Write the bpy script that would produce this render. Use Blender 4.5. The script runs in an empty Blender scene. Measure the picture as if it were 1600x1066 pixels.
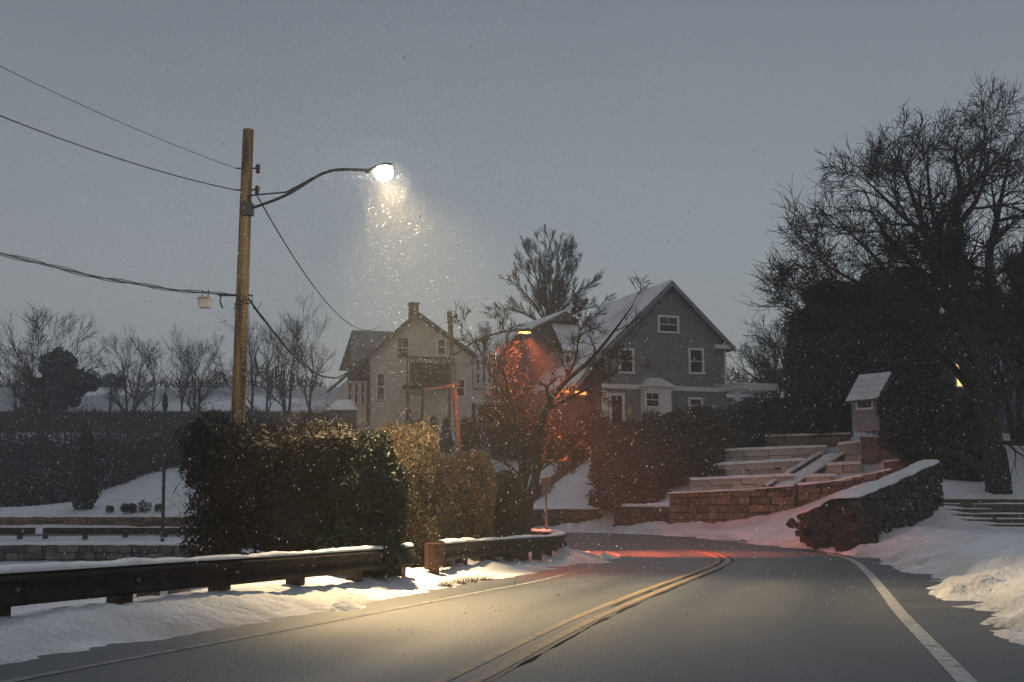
import bpy, math, random
import numpy as np
from math import radians, sin, cos, pi, sqrt

# ------------------------------------------------------------------ camera, sky, sun, exposure
sc = bpy.context.scene
COL = sc.collection
CAM_H, PITCH, FPX = 1.2, radians(7.6), 2000.0
cam_d = bpy.data.cameras.new('camera'); cam = bpy.data.objects.new('camera', cam_d); COL.objects.link(cam)
cam.location = (0, 0, CAM_H); cam.rotation_euler = (pi/2 + PITCH, 0, 0)
cam_d.sensor_width = 36; cam_d.lens = 45; cam_d.clip_start = 0.05; cam_d.clip_end = 2000
sc.camera = cam

SUN_EL, SUN_ROT = radians(3), radians(200)
w = bpy.data.worlds.new('World'); sc.world = w; w.use_nodes = True
nt = w.node_tree; nt.nodes.clear()
def N(t, tree=None, **kw):
    n = (tree or nt).nodes.new(t)
    for k, v in kw.items(): setattr(n, k, v)
    return n
out = N('ShaderNodeOutputWorld'); add = N('ShaderNodeAddShader')
b1 = N('ShaderNodeBackground'); b2 = N('ShaderNodeBackground')
sky = N('ShaderNodeTexSky', sky_type='NISHITA', sun_disc=False)
sky.sun_elevation = SUN_EL; sky.sun_rotation = SUN_ROT; sky.air_density = 1.0; sky.dust_density = 3.0
b1.inputs[1].default_value = 0.05
tc = N('ShaderNodeTexCoord'); sep = N('ShaderNodeSeparateXYZ')
ramp = N('ShaderNodeValToRGB')                      # overcast dusk cloud deck: a little paler towards the horizon
noi = N('ShaderNodeTexNoise'); noi.inputs['Scale'].default_value = 2.2; noi.inputs['Detail'].default_value = 3
hs = N('ShaderNodeMath', operation='MULTIPLY_ADD'); hs.inputs[1].default_value = 0.16; 
sub = N('ShaderNodeMath', operation='SUBTRACT'); sub.inputs[1].default_value = 0.08
ramp.color_ramp.elements[0].position = 0.0; ramp.color_ramp.elements[0].color = (.232, .245, .276, 1)
ramp.color_ramp.elements[1].position = 1.0; ramp.color_ramp.elements[1].color = (.138, .152, .178, 1)
e = ramp.color_ramp.elements.new(.18); e.color = (.208, .221, .252, 1)
e = ramp.color_ramp.elements.new(.42); e.color = (.127, .137, .162, 1)
nt.links.new(tc.outputs['Generated'], sep.inputs[0]); nt.links.new(tc.outputs['Generated'], noi.inputs['Vector'])
nt.links.new(noi.outputs['Fac'], hs.inputs[0]); nt.links.new(sep.outputs['Z'], hs.inputs[2])
nt.links.new(hs.outputs[0], sub.inputs[0]); nt.links.new(sub.outputs[0], ramp.inputs[0])
nt.links.new(ramp.outputs[0], b2.inputs[0]); b2.inputs[1].default_value = 1.1
nt.links.new(sky.outputs[0], b1.inputs[0])
nt.links.new(b1.outputs[0], add.inputs[0]); nt.links.new(b2.outputs[0], add.inputs[1]); nt.links.new(add.outputs[0], out.inputs[0])

sd = bpy.data.lights.new('sun', 'SUN'); so = bpy.data.objects.new('sun', sd); COL.objects.link(so)
sd.energy = 0.35; sd.angle = radians(60); sd.color = (.85, .92, 1.0)
so.rotation_euler = (radians(50), 0, radians(160)); so.location = (0, -20, 60)

sc.view_settings.view_transform = 'Standard'; sc.view_settings.look = 'None'
sc.view_settings.exposure = 0.0; sc.view_settings.gamma = 1.0; sc.view_settings.use_curve_mapping = False
cy = sc.cycles
cy.use_denoising = True
try: cy.denoiser = 'OPENIMAGEDENOISE'
except Exception: pass
cy.use_light_tree = False; cy.use_adaptive_sampling = True; cy.adaptive_threshold = .02
cy.max_bounces = 4; cy.diffuse_bounces = 2; cy.glossy_bounces = 1; cy.transmission_bounces = 2
cy.volume_bounces = 0; cy.transparent_max_bounces = 8; cy.sample_clamp_indirect = 4; cy.caustics_reflective = False

# ------------------------------------------------------------------ helpers
RS = np.random.RandomState(7); R = random.Random(11)
def ray(u, v):
    cx, c = (u - 800)/FPX, (533 - v)/FPX
    return (cx, cos(PITCH) - c*sin(PITCH), sin(PITCH) + c*cos(PITCH))
def P(u, v, Y):                       # the point seen at that spot of the photograph, Y metres ahead
    d = ray(u, v); t = Y/d[1]; return (d[0]*t, Y, CAM_H + d[2]*t)
def G(u, v, z=0.0):
    d = ray(u, v); t = (z - CAM_H)/d[2]; return (d[0]*t, d[1]*t, z)

def mat(name, c1, c2=None, scale=8., rough=.7, bump=0., bscale=None, island=None, spec=.5, detail=6., contrast=(.35, .65),
        metal=0., coord='Object', stretch=None, transl=0.):
    m = bpy.data.materials.new(name); m.use_nodes = True; t = m.node_tree
    b = t.nodes['Principled BSDF']; b.inputs['Roughness'].default_value = rough
    b.inputs['Specular IOR Level'].default_value = spec; b.inputs['Metallic'].default_value = metal
    c2 = c2 or c1
    no = N('ShaderNodeTexNoise', t); no.inputs['Scale'].default_value = scale; no.inputs['Detail'].default_value = detail
    co = N('ShaderNodeTexCoord', t); src = co.outputs[coord]
    if stretch:
        mp = N('ShaderNodeMapping', t); mp.inputs['Scale'].default_value = stretch; t.links.new(src, mp.inputs[0]); src = mp.outputs[0]
    t.links.new(src, no.inputs['Vector'])
    mr = N('ShaderNodeMapRange', t); mr.inputs[1].default_value, mr.inputs[2].default_value = contrast
    t.links.new(no.outputs['Fac'], mr.inputs[0])
    mx = N('ShaderNodeMix', t, data_type='RGBA'); mx.inputs[6].default_value = (*c1, 1); mx.inputs[7].default_value = (*c2, 1)
    t.links.new(mr.outputs[0], mx.inputs[0]); colour = mx.outputs[2]
    if island is not None:              # every leaf or stone its own tint
        ge = N('ShaderNodeNewGeometry', t); m2 = N('ShaderNodeMix', t, data_type='RGBA')
        m2.inputs[7].default_value = (*island, 1); t.links.new(colour, m2.inputs[6])
        t.links.new(ge.outputs['Random Per Island'], m2.inputs[0]); colour = m2.outputs[2]
    t.links.new(colour, b.inputs['Base Color'])
    if bump:
        n2 = N('ShaderNodeTexNoise', t); n2.inputs['Scale'].default_value = bscale or scale*4; n2.inputs['Detail'].default_value = 5
        t.links.new(src, n2.inputs['Vector'])
        bp = N('ShaderNodeBump', t); bp.inputs['Strength'].default_value = bump; bp.inputs['Distance'].default_value = .05
        t.links.new(n2.outputs['Fac'], bp.inputs['Height']); t.links.new(bp.outputs[0], b.inputs['Normal'])
    if transl:
        tr = N('ShaderNodeBsdfTranslucent', t); t.links.new(colour, tr.inputs[0]); ms = N('ShaderNodeMixShader', t)
        ms.inputs[0].default_value = transl; t.links.new(b.outputs[0], ms.inputs[1]); t.links.new(tr.outputs[0], ms.inputs[2])
        t.links.new(ms.outputs[0], t.nodes['Material Output'].inputs[0])
    return m
def emit(name, col, s):
    m = bpy.data.materials.new(name); m.use_nodes = True; t = m.node_tree
    b = t.nodes['Principled BSDF']; b.inputs['Base Color'].default_value = (*col, 1)
    b.inputs['Emission Color'].default_value = (*col, 1); b.inputs['Emission Strength'].default_value = s
    return m
def obj_tint(m, amt=.5, dark=(.4, .4, .4)):     # each stone (object) its own tone
    t = m.node_tree; b = t.nodes['Principled BSDF']; l = b.inputs['Base Color'].links[0]; s = l.from_socket
    oi = N('ShaderNodeObjectInfo', t); mx = N('ShaderNodeMix', t, data_type='RGBA', blend_type='MULTIPLY')
    rr = N('ShaderNodeMix', t, data_type='RGBA'); rr.inputs[6].default_value = (*dark, 1); rr.inputs[7].default_value = (1.25, 1.2, 1.15, 1)
    t.links.new(oi.outputs['Random'], rr.inputs[0]); mx.inputs[0].default_value = 1
    t.links.new(s, mx.inputs[6]); t.links.new(rr.outputs[2], mx.inputs[7]); t.links.new(mx.outputs[2], b.inputs['Base Color'])
    return m

M = {}
M['snow'] = mat('snow', (.74, .76, .80), (.58, .60, .64), 1.3, .75, 1., 11., contrast=(.45, .8), spec=.3)
_t = M['snow'].node_tree; _b = _t.nodes['Principled BSDF']; _s = _b.inputs['Base Color'].links[0].from_socket
_a = N('ShaderNodeAttribute', _t, attribute_name='dirt'); _m = N('ShaderNodeMix', _t, data_type='RGBA'); _m.inputs[7].default_value = (.27, .255, .24, 1)
_t.links.new(_a.outputs['Fac'], _m.inputs[0]); _t.links.new(_s, _m.inputs[6]); _t.links.new(_m.outputs[2], _b.inputs['Base Color'])
M['snowcap'] = mat('snow_cap', (.82, .84, .87), (.70, .72, .75), 2.5, .8, .4, 14., spec=.3)
M['roofsnow'] = mat('roof_snow', (.74, .76, .79), (.50, .52, .55), .55, .8, .2, 9., spec=.3, contrast=(.40, .70))
M['flake'] = mat('snow_flake', (.92, .94, .96), rough=.7, transl=.65)
M['white'] = mat('white_paint', (.74, .75, .77), (.62, .63, .65), 3, .6)
M['whiteline'] = mat('road_paint_white', (.36, .37, .37), (.06, .06, .06), 7, .6, contrast=(.50, .72))
M['yellowline'] = mat('road_paint_yellow', (.24, .165, .085), (.045, .044, .043), 6, .6, contrast=(.47, .68))
M['crack'] = mat('tar_seam', (.012, .012, .013), rough=.9, spec=.1)
M['steel'] = mat('weathered_guardrail_steel', (.022, .019, .018), (.045, .032, .026), 5, .85, .35, 40, spec=.2, stretch=(1, 1, .4))
M['rust'] = mat('rusty_steel', (.10, .035, .025), (.05, .022, .018), 7, .8, .3, 40)
M['wood'] = mat('treated_timber', (.085, .062, .045), (.05, .038, .03), 6, .85, .3, 30)
M['post_grey'] = mat('grey_timber', (.16, .14, .11), (.09, .08, .065), 6, .85, .3, 30)
M['pole'] = mat('pole_timber', (.23, .155, .06), (.045, .032, .022), 3.0, .85, .8, 14, stretch=(3, 3, .22), contrast=(.40, .60))
M['pole_pale'] = mat('weathered_pole_timber', (.22, .17, .13), (.13, .10, .08), 2.2, .85, .5, 14, stretch=(3, 3, .25))
M['darkmetal'] = mat('dark_metal', (.05, .05, .052), (.03, .03, .03), 9, .5, metal=.3)
M['wire'] = mat('black_wire', (.02, .02, .022), rough=.5)
M['box'] = mat('pale_plastic', (.55, .53, .50), (.42, .40, .38), 8, .5)
M['sign'] = mat('bare_sign_metal', (.24, .23, .24), (.16, .15, .16), 10, .45, metal=.4)
M['bark'] = mat('bark', (.045, .037, .031), (.024, .020, .018), 9, .9, .7, 40)
M['barklight'] = mat('grey_bark', (.085, .08, .075), (.045, .042, .04), 9, .9, .5, 40)
M['twig'] = mat('twigs', (.045, .036, .032), (.03, .025, .022), 5, .9)
M['conifer'] = mat('evergreen_needles', (.024, .034, .024), (.034, .042, .03), 4, .7, island=(.052, .06, .046))
M['hedge_dark'] = mat('dark_hedge_leaves', (.014, .016, .012), (.024, .02, .015), 1.5, .75, island=(.045, .037, .028), transl=.15)
M['hedge_green'] = mat('green_hedge_leaves', (.016, .028, .018), (.02, .03, .02), 3, .7, island=(.034, .05, .034), transl=.1)
M['hedge_brown'] = mat('dry_hedge_twigs', (.22, .16, .095), (.16, .115, .07), 2, .8, island=(.11, .085, .055), transl=.2)
M['hedge_tan'] = mat('tan_hedge_twigs', (.48, .27, .12), (.36, .21, .105), 2, .8, island=(.22, .145, .08), transl=.2)
M['rhodo'] = mat('broad_evergreen_leaves', (.022, .032, .024), (.03, .038, .03), 2, .6, island=(.055, .06, .05), transl=.1)
M['deadleaf'] = mat('dead_leaves', (.06, .045, .034), (.042, .032, .027), 2, .8, island=(.03, .025, .022), transl=.3)
M['thicket'] = mat('thicket_twigs', (.032, .032, .031), (.024, .026, .025), .6, .85, island=(.05, .048, .045))
M['core'] = mat('inner_branches', (.016, .015, .012), (.022, .018, .014), 6, .9)
M['stone_red'] = obj_tint(mat('brown_wall_stone', (.21, .165, .13), (.13, .105, .088), 5, .85, .6, 18))
M['stone_dark'] = obj_tint(mat('dark_wall_stone', (.075, .074, .073), (.035, .035, .036), 5, .85, .6, 18))
M['stone_blue'] = obj_tint(mat('grey_wall_stone', (.16, .17, .18), (.08, .085, .095), 4, .85, .6, 14))
M['stone_tan'] = obj_tint(mat('tan_wall_stone', (.22, .16, .11), (.12, .088, .065), 5, .85, .6, 14))
M['mortar'] = mat('dark_mortar', (.035, .032, .03), (.022, .02, .02), 6, .9)  # dark mortar backing that shows in the joints
M['block'] = obj_tint(mat('concrete_block', (.50, .49, .48), (.37, .36, .35), 3, .9, .4, 20), dark=(.7, .7, .7))
M['block_brown'] = obj_tint(mat('brown_block', (.20, .165, .145), (.14, .115, .10), 3, .9, .4, 20), dark=(.75, .75, .75))
M['step'] = obj_tint(mat('stone_step', (.11, .105, .10), (.07, .066, .064), 4, .85, .4, 20), dark=(.7, .7, .7))
M['siding_grey'] = mat('grey_clapboard', (.20, .213, .24), (.17, .182, .205), 2, .8)
M['siding_cream'] = mat('cream_siding', (.58, .57, .52), (.50, .49, .45), 1.5, .8)
M['siding_brown'] = mat('dark_shingle_siding', (.12, .12, .128), (.085, .085, .092), 2, .85)
M['siding_slate'] = mat('slate_siding', (.24, .247, .262), (.2, .207, .22), 2, .85)
M['roof_dark'] = mat('shingle_dusted_with_snow', (.12, .125, .135), (.30, .31, .33), .8, .85, contrast=(.40, .72))
M['roof_bare'] = mat('dark_shingles', (.06, .06, .065), (.09, .09, .095), 3, .85)
M['glass'] = mat('window_glass', (.018, .02, .024), rough=.12, spec=.6)
M['brick'] = mat('chimney_brick', (.10, .06, .05), (.07, .05, .045), 12, .9)
M['yellow'] = mat('yellow_plastic', (.50, .40, .09), (.42, .33, .08), 5, .6)
M['door'] = mat('dark_door', (.035, .035, .04), rough=.5)

for nm in ('siding_grey', 'siding_cream', 'siding_brown', 'siding_slate'):   # clapboard courses
    t = M[nm].node_tree; b = t.nodes['Principled BSDF']
    co = N('ShaderNodeTexCoord', t); wv = N('ShaderNodeTexWave', t, bands_direction='Z', wave_profile='SAW'); wv.inputs['Scale'].default_value = 2.2
    wv.inputs['Distortion'].default_value = .15
    bp = N('ShaderNodeBump', t); bp.inputs['Strength'].default_value = .6; bp.inputs['Distance'].default_value = .03
    t.links.new(co.outputs['Object'], wv.inputs['Vector']); t.links.new(wv.outputs['Fac'], bp.inputs['Height']); t.links.new(bp.outputs[0], b.inputs['Normal'])

def asphalt():
    m = bpy.data.materials.new('wet_asphalt'); m.use_nodes = True; t = m.node_tree; b = t.nodes['Principled BSDF']
    co = N('ShaderNodeTexCoord', t)
    a = N('ShaderNodeTexNoise', t); a.inputs['Scale'].default_value = .55; a.inputs['Detail'].default_value = 8; a.inputs['Roughness'].default_value = .62
    f = N('ShaderNodeTexNoise', t); f.inputs['Scale'].default_value = 38; f.inputs['Detail'].default_value = 3
    for n in (a, f): t.links.new(co.outputs['Object'], n.inputs['Vector'])
    r1 = N('ShaderNodeValToRGB', t); r1.color_ramp.elements[0].position = .35; r1.color_ramp.elements[1].position = .68
    r1.color_ramp.elements[0].color = (.021, .025, .031, 1); r1.color_ramp.elements[1].color = (.037, .041, .048, 1)
    r2 = N('ShaderNodeValToRGB', t); r2.color_ramp.elements[0].position = .3; r2.color_ramp.elements[1].position = .75
    r2.color_ramp.elements[0].color = (.45, .45, .45, 1); r2.color_ramp.elements[1].color = (1.8, 1.8, 1.8, 1)
    mx = N('ShaderNodeMix', t, data_type='RGBA', blend_type='MULTIPLY'); mx.inputs[0].default_value = 1
    t.links.new(a.outputs['Fac'], r1.inputs[0]); t.links.new(f.outputs['Fac'], r2.inputs[0])
    t.links.new(r1.outputs[0], mx.inputs[6]); t.links.new(r2.outputs[0], mx.inputs[7]); t.links.new(mx.outputs[2], b.inputs['Base Color'])
    rr = N('ShaderNodeMapRange', t); rr.inputs[3].default_value = .48; rr.inputs[4].default_value = .64
    t.links.new(a.outputs['Fac'], rr.inputs[0]); t.links.new(rr.outputs[0], b.inputs['Roughness'])
    b.inputs['Specular IOR Level'].default_value = .46
    wt = N('ShaderNodeAttribute', t, attribute_name='wheel_track'); wn_ = N('ShaderNodeMath', t, operation='MULTIPLY'); t.links.new(wt.outputs['Fac'], wn_.inputs[0]); t.links.new(a.outputs['Fac'], wn_.inputs[1])
    dk = N('ShaderNodeMapRange', t); dk.inputs[1].default_value = -.5; dk.inputs[2].default_value = .6; dk.inputs[3].default_value = 2.0; dk.inputs[4].default_value = .68; t.links.new(wn_.outputs[0], dk.inputs[0])
    m3 = N('ShaderNodeMix', t, data_type='RGBA', blend_type='MULTIPLY'); m3.inputs[0].default_value = 1; t.links.new(mx.outputs[2], m3.inputs[6]); t.links.new(dk.outputs[0], m3.inputs[7]); t.links.new(m3.outputs[2], b.inputs['Base Color'])
    ra = N('ShaderNodeMath', t, operation='MULTIPLY_ADD'); ra.inputs[1].default_value = -.16; t.links.new(wn_.outputs[0], ra.inputs[0]); t.links.new(rr.outputs[0], ra.inputs[2]); t.links.new(ra.outputs[0], b.inputs['Roughness'])
    bp = N('ShaderNodeBump', t); bp.inputs['Strength'].default_value = .6; bp.inputs['Distance'].default_value = .014
    t.links.new(f.outputs['Fac'], bp.inputs['Height']); t.links.new(bp.outputs[0], b.inputs['Normal'])
    return m
M['asphalt'] = asphalt()

def tag(o, label=None, cat=None, group=None, kind=None):
    if label: o['label'] = label
    if cat: o['category'] = cat
    if group: o['group'] = group
    if kind: o['kind'] = kind
    return o
def link(o, parent=None):
    COL.objects.link(o)
    if parent is not None: o.parent = parent
    return o
def thing(name, loc, label, cat, group=None, rz=0.):
    o = bpy.data.objects.new(name, None); o.location = loc; o.rotation_euler = (0, 0, rz); link(o)
    o.empty_display_size = .2
    return tag(o, label, cat, group)
def mesh_np(name, V, F, m, parent=None, smooth=False, loc=None):
    V = np.asarray(V, np.float32); F = np.asarray(F, np.int32); k = F.shape[1]
    me = bpy.data.meshes.new(name)
    me.vertices.add(len(V)); me.vertices.foreach_set('co', V.ravel())
    me.loops.add(F.size); me.loops.foreach_set('vertex_index', F.ravel())
    me.polygons.add(len(F)); me.polygons.foreach_set('loop_start', np.arange(len(F), dtype=np.int32)*k)
    if smooth: me.polygons.foreach_set('use_smooth', np.ones(len(F), bool))
    me.update(calc_edges=True); me.materials.append(m if not isinstance(m, str) else M[m])
    o = bpy.data.objects.new(name, me)
    if loc is not None: o.location = loc
    return link(o, parent)
class MB:
    def __init__(s): s.v = []; s.f = []
    def box(s, x0, x1, y0, y1, z0, z1):
        n = len(s.v)
        s.v += [(x0,y0,z0),(x1,y0,z0),(x1,y1,z0),(x0,y1,z0),(x0,y0,z1),(x1,y0,z1),(x1,y1,z1),(x0,y1,z1)]
        s.f += [tuple(n+i for i in q) for q in ((0,3,2,1),(4,5,6,7),(0,1,5,4),(1,2,6,5),(2,3,7,6),(3,0,4,7))]
        return s
    def hexa(s, p):                    # 8 corners: bottom ring then top ring
        n = len(s.v); s.v += [tuple(q) for q in p]
        s.f += [tuple(n+i for i in q) for q in ((0,3,2,1),(4,5,6,7),(0,1,5,4),(1,2,6,5),(2,3,7,6),(3,0,4,7))]
        return s
    def prism(s, poly, y0, y1):        # polygon in x,z pushed along y
        n = len(s.v); k = len(poly)
        s.v += [(x, y0, z) for x, z in poly] + [(x, y1, z) for x, z in poly]
        s.f.append(tuple(range(n, n+k))); s.f.append(tuple(range(n+2*k-1, n+k-1, -1)))
        for i in range(k):
            j = (i+1) % k; s.f.append((n+i, n+k+i, n+k+j, n+j))
        return s
    def tube(s, pts, rads, k=8, cap=True):
        n0 = len(s.v); pts = [np.array(p, float) for p in pts]
        if not hasattr(rads, '__len__'): rads = [rads]*len(pts)
        for i, p in enumerate(pts):
            d = pts[min(i+1, len(pts)-1)] - pts[max(i-1, 0)]; d /= np.linalg.norm(d) + 1e-9
            a = np.cross(d, (0, 0, 1) if abs(d[2]) < .9 else (1, 0, 0)); a /= np.linalg.norm(a); b = np.cross(d, a)
            for j in range(k):
                t = 2*pi*j/k; s.v.append(tuple(p + rads[i]*(cos(t)*a + sin(t)*b)))
        for i in range(len(pts)-1):
            for j in range(k):
                q = (j+1) % k; s.f.append((n0+i*k+j, n0+i*k+q, n0+(i+1)*k+q, n0+(i+1)*k+j))
        if cap:
            s.f.append(tuple(n0+j for j in range(k))[::-1]); e = n0+(len(pts)-1)*k; s.f.append(tuple(e+j for j in range(k)))
        return s
    def ball(s, c, r, nu=10, nv=6):
        n = len(s.v); r = r if hasattr(r, '__len__') else (r, r, r)
        for i in range(nv+1):
            th = pi*i/nv
            for j in range(nu):
                ph = 2*pi*j/nu; s.v.append((c[0]+r[0]*sin(th)*cos(ph), c[1]+r[1]*sin(th)*sin(ph), c[2]+r[2]*cos(th)))
        for i in range(nv):
            for j in range(nu):
                q = (j+1) % nu; s.f.append((n+i*nu+j, n+(i+1)*nu+j, n+(i+1)*nu+q, n+i*nu+q))
        return s
    def build(s, name, m, parent=None, smooth=False, bevel=0.):
        me = bpy.data.meshes.new(name); me.from_pydata(s.v, [], s.f); me.update()
        me.materials.append(M[m] if isinstance(m, str) else m)
        if smooth: me.polygons.foreach_set('use_smooth', [True]*len(me.polygons))
        o = bpy.data.objects.new(name, me)
        if bevel:
            b = o.modifiers.new('bevel', 'BEVEL'); b.width = bevel; b.segments = 2
        return link(o, parent)

_h = np.random.RandomState(3).rand(256, 256)
def vnoise(x, y):
    xi = np.floor(x).astype(int); yi = np.floor(y).astype(int); fx = x-xi; fy = y-yi
    fx = fx*fx*(3-2*fx); fy = fy*fy*(3-2*fy)
    g = lambda a, b: _h[a & 255, b & 255]
    return (g(xi,yi)*(1-fx)+g(xi+1,yi)*fx)*(1-fy) + (g(xi,yi+1)*(1-fx)+g(xi+1,yi+1)*fx)*fy
def fbm(x, y, o=4, g=.5):
    s = 0; a = 1; t = 0
    for i in range(o):
        s = s + a*vnoise(x*2**i + 17.3*i, y*2**i + 5.1*i); t += a; a *= g
    return s/t - .5
def sstep(a, b, x):
    t = np.clip((x-a)/(b-a), 0, 1); return t*t*(3-2*t)
def spline(pts, n):                     # Catmull-Rom, resampled evenly
    p = np.array(pts, float); p = np.vstack([2*p[0]-p[1], p, 2*p[-1]-p[-2]]); o = []
    for i in range(1, len(p)-2):
        for t in np.linspace(0, 1, 24, endpoint=False):
            o.append(.5*((2*p[i]) + (-p[i-1]+p[i+1])*t + (2*p[i-1]-5*p[i]+4*p[i+1]-p[i+2])*t*t + (-p[i-1]+3*p[i]-3*p[i+1]+p[i+2])*t**3))
    o.append(p[-2]); o = np.array(o); L = np.r_[0, np.cumsum(np.linalg.norm(np.diff(o, axis=0), axis=1))]
    s = np.linspace(0, L[-1], n); return np.stack([np.interp(s, L, o[:, k]) for k in range(o.shape[1])], 1)

# ------------------------------------------------------------------ the road's lines
def roadz(x, y): return .32*sstep(44, 54, np.asarray(y, float))*sstep(-14, -3, np.asarray(x, float))
INNER = spline([(-14.6,-35),(-7.9,-8),(-4.6,5.5),(-3.45,9.8),(-2.1,14.1),(-.45,19.7),(.6,23.3),(2.1,30),(2.8,34.3),(2.95,37.5),(2.6,41),(1.85,43.6),(.2,45.6),(-3,48.7),(-8,55.6),(-14,62),(-20,64),(-45,64.5)], 260)
YELLOW = spline([(-10.6,-35),(-4.3,-8),(-1.35,5.2),(-.42,9.2),(.75,14.5),(2.15,20),(3.95,26.7),(5.2,32),(5.75,37.6),(5.5,42),(4.6,45.6),(3.1,48.2),(-.5,51.4),(-5.5,58.3),(-12,64.8),(-20,67),(-45,67.5)], 260)
OUTER = spline([(-7,-35),(-.6,-8),(2.25,5.2),(3.2,9.2),(4.6,15.4),(5.7,20),(7.2,26.4),(8.6,33),(9.2,38)], 160)
SN_IN = spline([(-15.4,-35),(-8.6,-8),(-5.2,5.5),(-4.0,10),(-3.05,13),(-2.0,16.5),(-1.0,20),(.1,24.0),(1.5,29.3),(2.25,33),(2.45,36),(2.2,39),(1.5,42),(-.3,44.6),(-3.5,47.6),(-8.6,54.8),(-14.3,61.3),(-20,63.3),(-45,63.8)], 200)
SN_OUT = spline([(-5.6,-35),(.9,-8),(3.6,5.2),(4.3,10.2),(5.1,14.5),(6.4,20),(8.0,27),(9.1,34),(9.5,40),(9.0,45),(7.6,49),(4.9,52.6),(1.5,55.3),(-3,60.5),(-10,67.5),(-20,70.3),(-45,70.5)], 200)
def seg_dist(X, Y, poly):
    x = X.ravel().astype(np.float32); y = Y.ravel().astype(np.float32); best = np.full(x.shape, 1e9, np.float32)
    p = poly[::2] if len(poly) > 120 else poly
    p = np.vstack([p, poly[-1:]])
    for a, b in zip(p[:-1], p[1:]):
        d = b-a; l = d@d
        if l < 1e-9: continue
        t = np.clip(((x-a[0])*d[0]+(y-a[1])*d[1])/l, 0, 1)
        best = np.minimum(best, (x-a[0]-t*d[0])**2+(y-a[1]-t*d[1])**2)
    return np.sqrt(best).reshape(X.shape)
def inside(X, Y, poly):
    c = np.zeros(X.shape, bool); n = len(poly)
    for i in range(n):
        x0, y0 = poly[i]; x1, y1 = poly[(i+1) % n]
        if y0 == y1: continue
        m = ((y0 > Y) != (y1 > Y)) & (X < (x1-x0)*(Y-y0)/(y1-y0)+x0); c ^= m
    return c

# ------------------------------------------------------------------ ground (snow) sheet
CP = np.array([
 (-4.4,13,.16),(-3.2,16,.16),(-5,10,.12),(-8,8,0),(-14,5,0),(-1.6,22,.16),(0,28,.16),(1,32,.2),(0,38,.15),(-3,42,.1),(-3.9,21,.1),(-6,26,0),(-3,30,.1),
 (-8,18,-.6),(-10,26,-1.0),(-14,20,-.9),(-18,30,-1.2),(-12,40,-1.2),(-20,45,-1.2),(-28,40,-1.3),(-16,54.4,-1.45),(-25,54.4,-1.45),(-32,54.4,-1.45),(-9,46,-.6),(-45,45,-1.2),(-40,20,-.8),
 (-25,58,-.3),(-15,58,-.3),(-32,58,-.3),(-25,61.5,-.2),(-17,61.5,-.2),(-31,61.5,-.2),(-13,60,-.2),(-45,60,0),
 (-20,72,.1),(-30,72,.1),(-12,71.5,.3),(-28,75,.95),(-20,75,1.0),(-36,75,.95),(-24.5,90,3.7),(-30,86,1.9),(-27,88,2.75),(-18,88,3.6),(-12,80,3.0),
 (-30,96,4.6),(-42,98,4),(-20,100,6),(-30,120,8),(-30,135,9.2),(-60,120,8),(-60,180,13),(0,180,15),(60,180,15),(-120,120,9),(120,120,11),(-140,240,18),(0,250,20),(140,240,18),(0,140,11),(40,130,11),
 (4.5,54.6,.34),(8,51.5,.42),(2,57.2,.42),(-1,58.6,.42),(2,59.6,1.4),(2.5,62,2.4),(3.4,68,4.6),(0,66,3.8),(-2,66,3.9),(5,63,3.0),(-6,72,5.3),(3,75,5.6),(9,70,5.2),(10,80,5.7),(-6,85,6),(-10,68,4.2),(-14,80,4.0),(20,75,6),(25,88,7),
 (-8,64,1.0),(-4.5,64,2.2),
 (6.5,51.5,.6),(9.5,50.6,.65),(11,48,.7),(7.2,54.4,1.7),(10,53.8,1.7),(13,53.5,2.1),(9,56,2.15),(12,58,2.8),(12,61,3.6),(15,63,4.4),(8,60,3.1),(6.2,57.6,1.9),(5.9,56.4,1.4),(4.6,58.4,1.5),(17,60,4.1),(20,65,4.9),
 (10.5,33.5,.5),(8.6,25,.42),(7.4,20,.38),(7,14,.32),(8,9,.32),(12,20,.6),(12,30,.6),(14,12,.5),(10.3,36.8,.62),(12.4,39.2,.68),(14,40.3,.5),(16,40.6,.48),(18.5,40.8,.48),(18,38,.5),(25,30,.9),(30,15,.9),(11,44,.65),
 (12.6,44.5,1.9),(14.6,46,2.3),(15.5,48,2.4),(13,49,2.1),(16,44.8,1.55),(18.5,45,1.65),(17.5,46.5,1.85),(22,46,1.95),(22,40.5,.55),(20,55,2.9),(26,60,4),(32,45,2),(30,75,6),(50,70,6),(60,30,2),
 (0,-20,.1),(-15,-20,0),(15,-20,.4),(0,-50,.1),(-60,-40,0),(60,-40,1)], float)
def mq(r2): return np.sqrt(r2 + 1.2)
_A = mq((CP[:,None,0]-CP[None,:,0])**2 + (CP[:,None,1]-CP[None,:,1])**2)
_n = len(CP); _K = np.zeros((_n+1, _n+1)); _K[:_n,:_n] = _A; _K[_n,:_n] = 1; _K[:_n,_n] = 1
_W = np.linalg.solve(_K, np.r_[CP[:,2], 0])
def natural(X, Y):
    z = np.full(X.shape, _W[-1])
    for (x, y, _), c in zip(CP, _W[:-1]): z = z + c*mq((X-x)**2 + (Y-y)**2)
    return np.maximum(z, -2.0)
ROADPOLY = np.vstack([SN_IN, SN_OUT[::-1]])
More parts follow.
